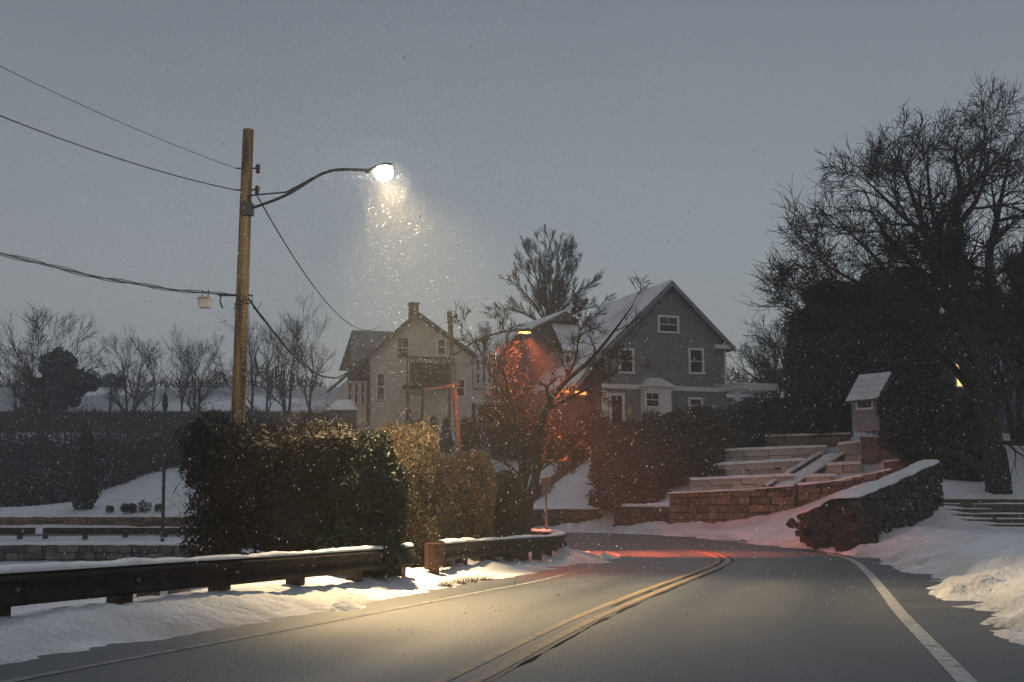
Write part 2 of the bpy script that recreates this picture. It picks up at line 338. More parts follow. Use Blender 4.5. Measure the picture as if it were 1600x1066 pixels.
def ground_h(X, Y, fine=True):
    X = np.asarray(X, float); Y = np.asarray(Y, float)
    nat = natural(X, Y)
    near = (np.abs(X) < 60) & (Y > -45) & (Y < 90)
    din = np.where(inside(X, Y, ROADPOLY), -1., 1.)
    dl = seg_dist(X, Y, SN_IN); dr = seg_dist(X, Y, SN_OUT); d = din*np.minimum(dl, dr)
    right = sstep(0, 1, (dl-dr)*din)                            # 1 on the outer, right-hand side
    edge = fbm(X*.8, Y*.8, 4)*(.5 + 1.5*right) + fbm(X*3, Y*3, 3)*.22
    dd = d + edge
    rz = roadz(X, Y)
    far_ = sstep(58, 48, Y)*.75 + .25
    bank = -.05 + far_*(.25 + .16*right)*sstep(-.05, 1.5+.5*right, dd) + .05*sstep(-.08, .12, dd)
    t = sstep(.6, 3.2, d)
    z = (1-t)*(rz+bank) + t*(nat + .04)
    lump = sstep(.0, .5, dd)
    zone = right*sstep(4.5, 2.0, d)*sstep(60, 40, Y)
    z = z + lump*(fbm(X*.35, Y*.35, 3)*.18 + fbm(X*1.6, Y*1.6, 4)*(.11+.13*zone) + fbm(X*5, Y*5, 4, .6)*(.09+.10*zone))
    # shovelled chunks along the right verge
    ch = np.clip(fbm(X*2.6+40, Y*2.6, 3) - .06, 0, 1)
    z = z + lump*zone*ch*.32
    z = np.where(dd < -.12, rz-.06, z)
    return z
def dirt_h(X, Y):                           # grit thrown up along the ploughed edges
    d = np.minimum(seg_dist(X, Y, SN_IN), seg_dist(X, Y, SN_OUT)); n_ = fbm(X*1.1+7, Y*1.1, 4); return np.clip(sstep(1.5, -.1, d)*(.45+1.6*n_) + .5*np.clip(fbm(X*2.5, Y*2.5+9, 3)-.12, 0, 1)*sstep(4, 1, d), 0, 1)
def axis(lo, hi, d0, g, dense):
    a = list(np.arange(dense[0], dense[1]+1e-6, d0)); s = d0
    while a[-1] < hi: s *= g; a.append(min(a[-1]+s, hi))
    s = d0; l = [a[0]]
    while l[-1] > lo: s *= g; l.append(max(l[-1]-s, lo))
    return np.array(l[:0:-1] + a)
gx = axis(-165, 165, .095, 1.04, (-7, 11))
gy = [6.]
while gy[-1] < 258: gy.append(gy[-1] + max(.06, .0066*gy[-1]))
gy = np.r_[np.linspace(-55, 5.6, 60), gy]
X, Y = np.meshgrid(gx, gy); Z = ground_h(X, Y); DIRT = dirt_h(X, Y)
ny, nx = X.shape; ii = np.arange(ny*nx).reshape(ny, nx)
F = np.stack([ii[:-1,:-1], ii[:-1,1:], ii[1:,1:], ii[1:,:-1]], -1).reshape(-1, 4)
GO = mesh_np('ground', np.stack([X, Y, Z], -1).reshape(-1, 3), F, 'snow', smooth=True); at_ = GO.data.attributes.new('dirt', 'FLOAT', 'POINT'); at_.data.foreach_set('value', DIRT.ravel().astype(np.float32))
tag(GO, 'snow covered ground and hillside around the road bend', kind='structure')
def gz(x, y): return float(ground_h(np.array([[x]]), np.array([[y]]))[0, 0])

# asphalt under the snow edge, and the painted lines
def grow_line(a, b, e):                   # push both edges outwards
    d = (a-b); d /= np.linalg.norm(d, axis=1)[:, None]; return a + d*e
A2 = spline(grow_line(SN_IN, SN_OUT, 1.1)[::6], 240); B2 = spline(grow_line(SN_OUT, SN_IN, 1.9)[::6], 240)
T = np.linspace(0, 1, 60)
V = np.array([[*(a*(1-t)+b*t), 0] for a, b in zip(A2, B2) for t in T]); V[:, 2] = roadz(V[:,0], V[:,1])
V[:, 2] -= .045*np.array([[abs(2*t-1)**3 for t in T] for _ in A2]).ravel()*0
ii = np.arange(len(V)).reshape(240, 60); F = np.stack([ii[:-1,:-1], ii[:-1,1:], ii[1:,1:], ii[1:,:-1]], -1).reshape(-1, 4)
RO = mesh_np('road', V, F, 'asphalt', smooth=True); _dy = seg_dist(V[:,0][None], V[:,1][None], YELLOW)[0]; at_ = RO.data.attributes.new('wheel_track', 'FLOAT', 'POINT')
at_.data.foreach_set('value', (np.exp(-((_dy-.9)/.33)**2) + np.exp(-((_dy-2.5)/.33)**2) - .9*sstep(2.9, 3.6, _dy)).astype(np.float32))
road = tag(RO, 'wet dark asphalt road bending left between snowbanks', kind='structure')
def ribbon(name, line, off, wd, m, z=.005, i0=0, i1=None, wob=0.):
    p = line[i0:i1]; d = np.gradient(p, axis=0); d /= np.linalg.norm(d, axis=1)[:, None]; nrm = np.stack([d[:,1], -d[:,0]], 1)
    ww = wd*(1 + (wob*(RS.rand(len(p))-.5) if wob else 0))
    o = off + (wob*.12*(RS.rand(len(p))-.5) if wob else 0)
    a = p + nrm*(o - ww/2)[:, None] if np.ndim(o-ww/2) else p + nrm*(o-ww/2)
    b = p + nrm*(o + ww/2)[:, None] if np.ndim(o+ww/2) else p + nrm*(o+ww/2)
    V = np.zeros((2*len(p), 3)); V[0::2, :2] = a; V[1::2, :2] = b; V[:, 2] = roadz(V[:,0], V[:,1]) + z
    k = np.arange(len(p)-1)*2; mesh_np(name, V, np.stack([k, k+1, k+3, k+2], 1), m, road)
ribbon('centre_line', YELLOW, -.12, .105, 'yellowline'); ribbon('centre_line', YELLOW, .12, .105, 'yellowline')
M['fadedline'] = mat('worn_road_paint', (.17, .175, .18), (.05, .05, .052), 6, .6, contrast=(.42, .66)); ribbon('edge_line', INNER, 0, .11, 'fadedline'); ribbon('edge_line', OUTER, 0, .15, 'whiteline')
def crack(name, pts, wd, m='crack', z=.0062, step=.07, wander=.10):       # a wandering sealed crack of uneven width
    p = spline(pts, max(8, int(sum(np.linalg.norm(np.diff(np.array(pts, float), axis=0), axis=1))/step))); n = len(p); i = np.arange(n)*step; sd = pts[0][0]*3.1
    d = np.gradient(p, axis=0); d /= np.linalg.norm(d, axis=1)[:, None]; nr = np.stack([d[:,1], -d[:,0]], 1)
    o = wander*2*fbm(i*.9+sd, i*0+sd, 4); ww = wd*np.clip(.55+2.2*fbm(i*1.3+sd+9, i*0+2., 3), .08, 1.6)*sstep(0, .4, i)*sstep(0, .4, i[::-1])
    V = np.zeros((2*n, 3)); V[0::2, :2] = p+nr*(o-ww/2)[:, None]; V[1::2, :2] = p+nr*(o+ww/2)[:, None]; V[:, 2] = roadz(V[:,0], V[:,1])+z
    k = np.arange(n-1)*2; mesh_np(name, V, np.stack([k, k+1, k+3, k+2], 1), m, road)
def along(line, off, i0, i1, st=8):
    d = np.gradient(line, axis=0); d /= np.linalg.norm(d, axis=1)[:, None]; q = line + np.stack([d[:,1], -d[:,0]], 1)*off; return [tuple(a) for a in q[i0:i1:st]]
crack('tar_seam', along(YELLOW, .24, 78, 150), .06, wander=.035); crack('tar_seam', along(YELLOW, .0, 96, 170), .05, wander=.03)


# ------------------------------------------------------------------ leaf clouds, bare trees
def sup(dirs, p): return (np.abs(dirs)**p).sum(1)**(-1/p)
def leaf_pts(blobs, n, lo=.70, hi=1.06, p=2.0, seed=0, bump=.12):
    rs = np.random.RandomState(seed); vol = np.array([b[3]*b[4]*b[5] for b in blobs])**(2/3); k = rs.choice(len(blobs), n, p=vol/vol.sum())
    d = rs.normal(size=(n, 3)); d /= np.linalg.norm(d, axis=1)[:, None]
    B = np.array(blobs, float)[k]
    ph = rs.rand(len(blobs), 6)*6.28
    bm = 1 + bump*(np.sin(d[:,0]*5+ph[k,0])*np.sin(d[:,2]*6+ph[k,1]) + .7*np.sin(d[:,1]*9+ph[k,2])*np.sin(d[:,2]*11+ph[k,3]))
    r = sup(d, p)*bm*(lo + (hi-lo)*rs.rand(n)**.6)
    return B[:, :3] + d*r[:, None]*B[:, 3:6], rs
def leaf_mesh(name, pts, size, aspect, m, parent, rs, up=0., kind=None):
    n = len(pts); a = rs.normal(size=(n, 3)); a[:, 2] += up*np.abs(rs.normal(size=n)); a /= np.linalg.norm(a, axis=1)[:, None]
    b = np.cross(a, rs.normal(size=(n, 3))); b /= np.linalg.norm(b, axis=1)[:, None] + 1e-9
    s = size*(.6 + .8*rs.rand(n))[:, None]
    nn = np.cross(a, b)
    V = np.stack([pts - a*s, pts + b*s*aspect + nn*s*.12, pts + a*s, pts - b*s*aspect + nn*s*.12], 1).reshape(-1, 3)
    F = np.arange(4*n).reshape(n, 4); o = mesh_np(name, V, F, m, parent)
    if kind: o['kind'] = kind
    return o
def core_mesh(name, blobs, k, p, m, parent):
    mb = MB()
    for b in blobs:
        n0 = len(mb.v); mb.ball((0, 0, 0), 1, 14, 9)
        for i in range(n0, len(mb.v)):
            d = np.array(mb.v[i]); d /= np.linalg.norm(d)+1e-9; r = float(sup(d[None], p)[0])*k*(.92+.16*R.random()); mb.v[i] = tuple(np.array(b[:3]) + d*r*np.array(b[3:6]))
    return mb.build(name, m, parent)
def bush(name, base, blobs, n, size, aspect, m, label, cat, group=None, p=2.0, seed=1, core=.72, lo=.7, hi=1.06, up=0., stems=True, bump=.12, shoots=0):
    t = thing(name, base, label, cat, group)
    bl = [(b[0]-base[0], b[1]-base[1], b[2]-base[2], *b[3:]) for b in blobs]
    pts, rs = leaf_pts(bl, n, lo, hi, p, seed, bump); pts = pts[pts[:, 2] > -.02]
    leaf_mesh('foliage', pts, size, aspect, m, t, rs, up)
    if shoots:                            # stray twigs past the clipped outline
        q, r2 = leaf_pts(bl, shoots, .9, 1.16, p, seed+500, bump*1.3); leaf_mesh('stray_twigs', q[q[:, 2] > .1], .13, .045, 'twig', t, r2, .8)
    if core: core_mesh('inner_branches', bl, core, p, 'core', t)
    if stems:
        mb = MB()
        for b in bl[:4]:
            for _ in range(3):
                x, y = b[0]+R.uniform(-.4, .4)*b[3], b[1]+R.uniform(-.4, .4)*b[4]
                mb.tube([(x*.7, y*.7, -.1), (x, y, b[2]*.6), (b[0]+R.uniform(-.6,.6)*b[3], b[1], b[2]+b[5]*.7)], [.03, .022, .008], 5)
        mb.build('stem', 'bark', t)
    return t
def segs_mesh(name, S, k, m, parent):
    S = np.array(S, float); p0, p1, r0, r1 = S[:, :3], S[:, 3:6], S[:, 6:7], S[:, 7:8]
    d = p1-p0; d /= np.linalg.norm(d, axis=1)[:, None]+1e-9
    ref = np.where(np.abs(d[:, 2:3]) < .9, np.array([[0, 0, 1.]]), np.array([[1., 0, 0]]))
    a = np.cross(d, ref); a /= np.linalg.norm(a, axis=1)[:, None]+1e-9; b = np.cross(d, a)
    V = np.zeros((len(S), 2*k, 3)); p1 = p1 + d*r1*.4
    for j in range(k):
        t = 2*pi*j/k; o = cos(t)*a + sin(t)*b; V[:, j] = p0+o*r0; V[:, k+j] = p1+o*r1
    base = (np.arange(len(S))*2*k)[:, None]; F = []
    for j in range(k):
        q = (j+1) % k; F.append(base + np.array([[j, q, k+q, k+j]]))
    return mesh_np(name, V.reshape(-1, 3), np.concatenate(F), m, parent, smooth=(k > 4))
def norm(v):
    l = sqrt(v[0]**2+v[1]**2+v[2]**2)+1e-9; return (v[0]/l, v[1]/l, v[2]/l)
class Tree:
    def __init__(s, seed, wob=.22, trop=.05, ratio=.62, kids=(3, 5), ang=(.45, .95), maxlev=4, rmin=.006, minlen=.15, first=.25):
        s.r = random.Random(seed); s.S = []; s.__dict__.update(wob=wob, trop=trop, ratio=ratio, kids=kids, ang=ang, maxlev=maxlev, rmin=rmin, minlen=minlen, first=first)
    def side(s, d, a):
        r = s.r; v = (r.gauss(0, 1), r.gauss(0, 1), r.gauss(0, 1)); dt = v[0]*d[0]+v[1]*d[1]+v[2]*d[2]
        v = norm((v[0]-dt*d[0], v[1]-dt*d[1], v[2]-dt*d[2])); return norm(tuple(d[i]*cos(a)+v[i]*sin(a) for i in range(3)))
    def grow(s, p, d, L, r0, lev):
        r = s.r; n = 6 if lev <= 1 else 4; st = L/n; rad = r0; path = [p]
        pts = []
        for i in range(n):
            w = s.wob*(1.7 if lev == s.maxlev else 1.)
            d = norm((d[0]+r.gauss(0, w), d[1]+r.gauss(0, w), d[2]+r.gauss(0, w)+s.trop)); q = (p[0]+d[0]*st, p[1]+d[1]*st, p[2]+d[2]*st)
            r1 = max(s.rmin*(1-.5*(i+1)/n if lev == s.maxlev else 1), r0*(1-.65*(i+1)/n)); s.S.append((*p, *q, rad, r1, lev)); rad = r1; p = q; pts.append((p, d, r1, (i+1)/n))
        s.kids_on(pts, L, lev)
    def kids_on(s, pts, L, lev):
        r = s.r
        if lev >= s.maxlev: return
        k = r.randint(*s.kids) + (1 if lev <= 1 else 0)
        for j in range(k):
            t = s.first + (1-s.first)*(j+r.random())/k; c = pts[min(int(t*len(pts)), len(pts)-1)]
            l = L*s.ratio*r.uniform(.6, 1.25)*(1.2-.5*t)
            if l > s.minlen: s.grow(c[0], s.side(c[1], r.uniform(*s.ang)*(1.25 if lev == 0 else 1.)), l, max(s.rmin, c[2]*.64), lev+1)
    def limb(s, pts, r0, r1, lev=1, L=None, n=None):            # a given main limb, then its own branches
        q = spline(pts, n or max(6, 3*len(pts))); m = len(q); out = []
        tot = sum(np.linalg.norm(q[i+1]-q[i]) for i in range(m-1))
        for i in range(m-1):
            a = r0+(r1-r0)*i/(m-1); b = r0+(r1-r0)*(i+1)/(m-1); s.S.append((*q[i], *q[i+1], a, b, 0))
            out.append((tuple(q[i+1]), norm(tuple(q[i+1]-q[i])), b, (i+1)/(m-1)))
        k0 = s.kids; s.kids = (k0[0]+3, k0[1]+4); s.kids_on(out, L or tot*.75, lev-1 if lev > 1 else 0); s.kids = k0
    def build(s, name, base, label, cat='tree', group=None, thick=.035, bark='bark', twig='twig'):
        t = thing(name, base, label, cat, group); b = np.array([*base, *base, 0, 0, 0]); S = np.array(s.S) - b
        big = S[:, 6] >= thick
        if big.any(): segs_mesh('trunk', S[big], 8, bark, t)
        if (~big).any(): segs_mesh('crown', S[~big], 3, twig, t)
        return t
def bare_tree(name, base, H, label, seed, lean=(0, 0), r=None, trunk=.3, spread=.5, maxlev=3, kids=(4, 6), group='bare trees on the far hillside', bark='barklight', rmin=.012, stems=1, fan=.08, **kw):
    kw.setdefault('wob', .09); kw.setdefault('trop', .07); kw.setdefault('ratio', .62); kw.setdefault('first', .2); tr = Tree(seed, maxlev=maxlev, kids=kids, rmin=rmin, ang=(.3, spread+.25), **kw); r = r or H*.018; rr = random.Random(seed)
    for s_ in range(stems):
        dx, dy = ((s_+.5)/stems*2-1+rr.uniform(-.15, .15))*fan*H*(stems > 1), rr.uniform(-.05, .05)*H
        top = (base[0]+lean[0]+dx*2, base[1]+lean[1]+dy, base[2]+H*(.8 if stems == 1 else .84-.16*abs((s_+.5)/stems*2-1)-rr.uniform(0, .1)))
        mid = (base[0]+lean[0]*.4+dx*.7, base[1]+dy*.3, base[2]+H*trunk)
        tr.limb([(base[0]+dx*.15, base[1], base[2]-.3), mid, ((mid[0]+top[0])/2+rr.uniform(-.03, .03)*H, mid[1], (mid[2]+top[2])/2), top], r, r*.16, 1, H*(.62 if stems == 1 else .5), 14)
    return tr.build(name, base, label, 'tree', group, bark=bark)

# ------------------------------------------------------------------ stones and walls
def stone_variants():
    out = []
    for s in range(8):
        rs = np.random.RandomState(40+s); mb = MB(); g = [-.5, -.36, .36, .5]
        idx = {}; 
        def vid(i, j, k):
            if (i, j, k) not in idx:
                v = np.array([g[i], g[j], g[k]]); l = np.abs(v); nb = (l > .45).sum()
                v = v*(1 - .05*(nb-1)*(nb > 1)) + rs.normal(0, .035, 3); idx[(i, j, k)] = len(mb.v); mb.v.append(tuple(v))
            return idx[(i, j, k)]
        r4 = [0, 1, 2, 3]
        for a in range(3):
            for b in range(3):
                mb.f.append((vid(a,0,b), vid(a+1,0,b), vid(a+1,0,b+1), vid(a,0,b+1)))           # front
                mb.f.append((vid(a,b,3), vid(a+1,b,3), vid(a+1,b+1,3), vid(a,b+1,3)))           # top
        for b in range(3):
            for c in (0, 1):
                mb.f.append((vid(0,b,c), vid(0,b,c+1), vid(0,b+1,c+1), vid(0,b+1,c))); mb.f.append((vid(3,b,c), vid(3,b+1,c), vid(3,b+1,c+1), vid(3,b,c+1)))
            mb.f.append((vid(0,b,2), vid(0,b,3), vid(0,b+1,3), vid(0,b+1,2))); mb.f.append((vid(3,b,2), vid(3,b+1,2), vid(3,b+1,3), vid(3,b,3)))
        me = bpy.data.meshes.new('stone'); me.from_pydata(mb.v, [], mb.f); me.update(); out.append(me)
    return out
def rock(s_, seed):
    import bmesh
    bm = bmesh.new(); bmesh.ops.create_icosphere(bm, subdivisions=3, radius=1.); rs = np.random.RandomState(seed); cuts = rs.normal(size=(9, 3)); cuts /= np.linalg.norm(cuts, axis=1)[:, None]; off = rs.uniform(.55, .85, 9)
    for v in bm.verts:
        p = np.array(v.co)
        for c, o in zip(cuts, off):
            h = p@c-o
            if h > 0: p = p-c*h*.9
        v.co = p*np.array([s_*.75, s_*.6, s_*.6]) + rs.normal(0, .006, 3)
    me = bpy.data.meshes.new('boulder'); bm.to_mesh(me); bm.free(); me.materials.append(M['stone_dark']); return me
STV = stone_variants(); _stc = {}
def stone_mesh(m):
    if m not in _stc:
        _stc[m] = []
        for s in STV:
            c = s.copy(); c.materials.append(M[m]); _stc[m].append(c)
    return R.choice(_stc[m])
def place_piece(name, me, parent, c, size, ang, tilt=.0):
    o = bpy.data.objects.new(name, me); o.location = c; o.scale = size
    o.rotation_euler = (R.uniform(-tilt, tilt), R.uniform(-tilt, tilt), ang + R.uniform(-tilt, tilt)); return link(o, parent)
def snow_cap(name, pts, wd, th, parent, m='snowcap', step=.14, seed=0, origin=(0, 0, 0), cover=1.):
    p = np.array(pts, float); L = np.r_[0, np.cumsum(np.linalg.norm(np.diff(p, axis=0), axis=1))]; n = max(3, int(L[-1]/step))
    q = np.stack([np.interp(np.linspace(0, L[-1], n), L, p[:, k]) for k in range(3)], 1); d = np.gradient(q[:, :2], axis=0); d /= np.linalg.norm(d, axis=1)[:, None]+1e-9
    nr = np.stack([d[:,1], -d[:,0]], 1); K = [(-.5, -.03), (-.53, .25), (-.42, .75), (-.15, 1.), (.15, 1.), (.42, .75), (.53, .25), (.5, -.03)]
    V = []
    for i in range(n):
        w_ = wd*(.94+.45*fbm(q[i,0]*2.5+seed, q[i,1]*2.5)); h = th*(.8+1.6*float(fbm(np.array(q[i,0]*1.3+seed), np.array(q[i,1]*1.3))) + .25*R.random())
        for a, b in K: V.append((q[i,0]+nr[i,0]*a*w_-origin[0], q[i,1]+nr[i,1]*a*w_-origin[1], q[i,2]+b*h-origin[2]))
    k = len(K); F = [(i*k+j, i*k+j+1, (i+1)*k+j+1, (i+1)*k+j) for i in range(n-1) for j in range(k-1)]
    o = mesh_np(name, V, F, m, parent, smooth=True); return o
def stone_wall(name, line, z0f, z1f, label, m, sw=.42, sh=.26, thick=.45, cap=.10, jit=.25, group=None, capw=None, seed=1):
    """line: list of (x,y); z0f/z1f: bottom and top height at each point; front is on the right of the walking direction"""
    R.seed(seed); p = np.array(line, float); L = np.r_[0, np.cumsum(np.linalg.norm(np.diff(p, axis=0), axis=1))]
    base = (p[0,0], p[0,1], z0f[0]); t = thing(name, base, label, 'wall', group); t['kind'] = 'thing'
    at = lambda s: (np.interp(s, L, p[:,0]), np.interp(s, L, p[:,1]), np.interp(s, L, z0f), np.interp(s, L, z1f))
    mb = MB()
    for i in range(len(p)-1):
        d = (p[i+1]-p[i])/(L[i+1]-L[i]); nr = np.array([d[1], -d[0]]); f = -.05; bk = -thick
        c = lambda k, o, z: (p[k,0]+nr[0]*o-base[0], p[k,1]+nr[1]*o-base[1], z-base[2])
        mb.hexa([c(i, f, z0f[i]-.4), c(i+1, f, z0f[i+1]-.4), c(i+1, bk, z0f[i+1]-.4), c(i, bk, z0f[i]-.4), c(i, f, z1f[i]-.06), c(i+1, f, z1f[i+1]-.06), c(i+1, bk, z1f[i+1]-.06), c(i, bk, z1f[i]-.06)])
    mb.build('mortar', 'mortar', t)
    hmax = max(b-a for a, b in zip(z0f, z1f)); row = 0; zz = -.12
    while zz < hmax:
        h = sh*R.uniform(.8, 1.25); s = -R.uniform(0, sw*.6)
        while s < L[-1]:
            l = sw*R.uniform(.65, 1.5); a, b = max(s, 0), min(s+l, L[-1]); s += l
            if b-a < .12: continue
            mid = (a+b)/2; x, y, zb, zt = at(mid)
            top = min(zz+h, zt-zb); hh = top-zz
            if hh < .07: continue
            k = min(np.searchsorted(L, mid)-1, len(p)-2); k = max(k, 0); d = (p[k+1]-p[k])/(L[k+1]-L[k]); nr = np.array([d[1], -d[0]]); o = R.uniform(-.03, .07)-.10
            place_piece('stone', stone_mesh(m), t, (x+nr[0]*o-base[0], y+nr[1]*o-base[1], zb+zz+hh/2-base[2]), ((b-a)*.94, .26*R.uniform(.9, 1.25), hh*.91), math.atan2(d[1], d[0]), .09)
        zz += h
    if cap:
        q = []
        for i in range(len(p)):
            k = min(i, len(p)-2); d = (p[k+1]-p[k])/(L[k+1]-L[k]); nr = np.array([d[1], -d[0]]); q.append((p[i,0]-nr[0]*thick*.5, p[i,1]-nr[1]*thick*.5, z1f[i]))
        snow_cap('snow_cap', q, (capw or thick)*1.02, cap, t, origin=base, seed=seed)
    return t

# ------------------------------------------------------------------ guard rails
WB = [(0,.0),(.035,.02),(.08,.03),(.08,.075),(.03,.115),(.03,.195),(.08,.235),(.08,.28),(.035,.29),(0,.31)]   # w-beam section (out, up)
def beam(name, line, zb, parent, origin, m='steel'):
    p = np.array(line, float); d = np.gradient(p[:, :2], axis=0); d /= np.linalg.norm(d, axis=1)[:, None]; nr = np.stack([d[:,1], -d[:,0]], 1); V = []; k = len(WB)
    for i in range(len(p)):
        for o, u in WB: V.append((p[i,0]+nr[i,0]*o-origin[0], p[i,1]+nr[i,1]*o-origin[1], p[i,2]+zb+u-origin[2]))
    n = len(V)
    for i in range(len(p)):
        for o, u in WB: V.append((p[i,0]+nr[i,0]*(o-.012)-origin[0], p[i,1]+nr[i,1]*(o-.012)-origin[1], p[i,2]+zb+u-origin[2]))
    F = []
    for i in range(len(p)-1):
        for j in range(k-1):
            F.append((i*k+j, (i+1)*k+j, (i+1)*k+j+1, i*k+j+1)); F.append((n+i*k+j, n+i*k+j+1, n+(i+1)*k+j+1, n+(i+1)*k+j))
        F.append((i*k+k-1, (i+1)*k+k-1, n+(i+1)*k+k-1, n+i*k+k-1)); F.append((i*k, n+i*k, n+(i+1)*k, (i+1)*k))
    return mesh_np(name, V, F, m, parent)
def resamp(line, step):
    p = np.array(line, float); L = np.r_[0, np.cumsum(np.linalg.norm(np.diff(p, axis=0), axis=1))]; s = np.arange(0, L[-1]+.01, step)
    return np.stack([np.interp(s, L, p[:, k]) for k in range(p.shape[1])], 1)
def guardrail(line, label, sect=3.81, post=1.905, zb=.32, postm='wood', capw=.2, capth=.07, off=0., group=None, gap_at=None, snow=True, posth=.58):
    sp = spline(line, max(40, int(len(line)*16))); base = (sp[0][0], sp[0][1], 0.); t = thing('guardrail', base, label, 'guardrail', group)
    p3 = np.c_[sp, [0.]*len(sp)]; L = np.r_[0, np.cumsum(np.linalg.norm(np.diff(sp, axis=0), axis=1))]
    i0 = 0; s = sect
    while i0 < len(sp)-1:
        i1 = min(int(np.searchsorted(L, s)), len(sp)-1); s += sect
        if i1 <= i0: break
        o = beam('rail_section', p3[i0:min(i1+2, len(p3))], zb + R.uniform(-.012, .012), t, base); o.location = (.012*((i0//2) % 2), -.006*((i0//2) % 2), 0); i0 = i1
    pr = resamp(sp, post); d = np.gradient(pr, axis=0); d /= np.linalg.norm(d, axis=1)[:, None]
    mb = MB(); mb.box(-.09, .09, -.11, .11, -.75, posth); ref = None
    for i in range(len(pr)):
        o = pr[i] - np.array([d[i][1], -d[i][0]])*.19
        if ref is None:
            ref = mb.build('post', postm, t); q = ref
        else:
            q = ref.copy(); link(q, t)
        q.location = (o[0]-base[0], o[1]-base[1], R.uniform(-.03, .03)); q.rotation_euler = (R.uniform(-.03, .03), R.uniform(-.03, .03), math.atan2(d[i][1], d[i][0])-pi/2)
        o2 = pr[i] - np.array([d[i][1], -d[i][0]])*.04
        bk = MB().box(-.035, .035, -.08, .08, zb+.02, zb+.29) if i == 0 else None
        if bk: ref2 = bk.build('blockout', postm, t); q2 = ref2
        else: q2 = ref2.copy(); link(q2, t)
        bo = pr[i] + np.array([d[i][1], -d[i][0]])*.036
        if i == 0: ref3 = MB().tube([(-.02, 0, zb+.155), (.03, 0, zb+.155)], [.03, .02], 7).build('bolt', 'sign', t); q3 = ref3
        else: q3 = ref3.copy(); link(q3, t)
        q3.location = (bo[0]-base[0], bo[1]-base[1], 0); q3.rotation_euler = (0, 0, math.atan2(d[i][1], d[i][0])-pi/2)
        q2.location = (o2[0]-base[0], o2[1]-base[1], 0); q2.rotation_euler = (0, 0, math.atan2(d[i][1], d[i][0])-pi/2)
    if snow:
        nrm = np.gradient(sp, axis=0); nrm /= np.linalg.norm(nrm, axis=1)[:, None]; nn = np.stack([nrm[:,1], -nrm[:,0]], 1)
        c = sp - nn*.03
        snow_cap('snow_cap', np.c_[c, [zb+.315]*len(sp)], capw, capth, t, origin=base, step=.1)
    return t
RAIL1 = [(-9.6,-2.2),(-8.3,1.8),(-6.4,7.4),(-4.42,13.0),(-3.82,14.8),(-3.2,16.3),(-2.25,19.2),(-1.75,20.9),(-1.68,21.3)]
RAIL2 = [(-1.25,22.9),(-.75,25.0),(.0,27.4),(.75,29.6),(1.1,31.0),(1.3,33),(1.25,35.2),(.7,37.6),(-.3,40),(-2.0,42.3)]
guardrail(RAIL1, 'long dark steel guardrail with snow on top along the near left verge', capth=.055)
g2 = guardrail(RAIL2, 'curved dark guardrail round the inside of the bend beside the tan hedges', post=1.0, capth=.06)
mb = MB(); mb.tube([(0, 0, .27), (0, 0, .66)], [.17, .18], 10); mb.box(-.09, .09, -.09, .09, -.4, .27)
o = mb.build('end_terminal', 'rust', g2); o['label'] = 'rusty red end piece of the guardrail'; o.location = (-.10, -.35, 0)
RAIL3 = [(-31,61.0),(-22.6,61.4)]; RAIL4 = [(-22.2,61.4),(-16,61.2),(-11.5,59.8)]
guardrail(RAIL3, 'far dark guardrail below the tan stone wall, left of the small gap', zb=.14, capth=.04, posth=.4)
guardrail(RAIL4, 'far dark guardrail below the tan stone wall, right of the small gap', zb=.14, capth=.04, posth=.4)
# short timber stubs behind the near rail
for (u, v, lab) in ((262, 938, 'brown'), (313, 936, 'grey')):
    if lab is None: continue
    x, y, _ = G(u, v, .12); x, y = x-.55, y+1.1
    z = gz(x, y); mb = MB().box(-.12, .12, -.1, .1, -.3, .36); 
    o = mb.build('timber_stub', 'post_grey' if lab in ('grey', 'pale', 'mossy') else 'wood', None, bevel=.015); o.location = (x, y, z); o.rotation_euler = (0, 0, -.3)
    tag(o, {'brown':'brown timber stub behind the near guardrail, nearest the left edge', 'grey':'grey timber stub behind the near guardrail, second from the left',
            'dark':'dark timber stub in the shade under the big hedge', 'mossy':'grey timber stub at the hedge foot left of the rail gap', 'pale':'pale timber stub beside the end of the near guardrail'}[lab], 'post', 'timber stubs behind the guardrail')

# ------------------------------------------------------------------ utility pole with the bright street lamp
PB = P(366, 800, 26.5); PB = (PB[0], 26.5, gz(PB[0], 26.5)); PT = P(388, 203, 26.7)
LAMP = np.array(P(598, 272, 23.4))
t = thing('utility_pole', PB, 'tall timber utility pole with long arm carrying the bright white street lamp', 'utility pole')
loc = lambda p: tuple(np.array(p) - np.array(PB))
mb = MB(); k = 10
pl = [np.array(PB)*(1-s)+np.array(PT)*s for s in np.linspace(-.05, 1, k)]
mb.tube([loc(q) for q in pl], list(np.linspace(.165, .115, k)), 14); mb.build('shaft', 'pole', t, smooth=False)
on = lambda v: np.array(PB) + (np.array(PT)-np.array(PB))*((P(375, v, 26.6)[2]-PB[2])/(PT[2]-PB[2]))
a0 = on(328); a1 = on(305); tip = LAMP + np.array([-.27, .27, .13])
dv = tip-a0
arm = spline([a0, a0+dv*.35+np.array([0, 0, .05]), a0+dv*.68+np.array([0, 0, .26]), tip+np.array([0, 0, .02])], 18)
mb = MB().tube([loc(q) for q in arm], [.032]*18, 8); mb.build('lamp_arm', 'darkmetal', t)
mb = MB().tube([loc(a1), loc(arm[6]+np.array([0, 0, .06])), loc(arm[10]+np.array([0, 0, .015]))], .018, 6); mb.build('arm_brace', 'darkmetal', t)
mb = MB()
ax = np.array(loc(a0)); mb.box(ax[0]-.05, ax[0]+.2, ax[1]-.22, ax[1]-.02, ax[2]-.14, ax[2]+.12); mb.build('arm_bracket', 'darkmetal', t, bevel=.02)
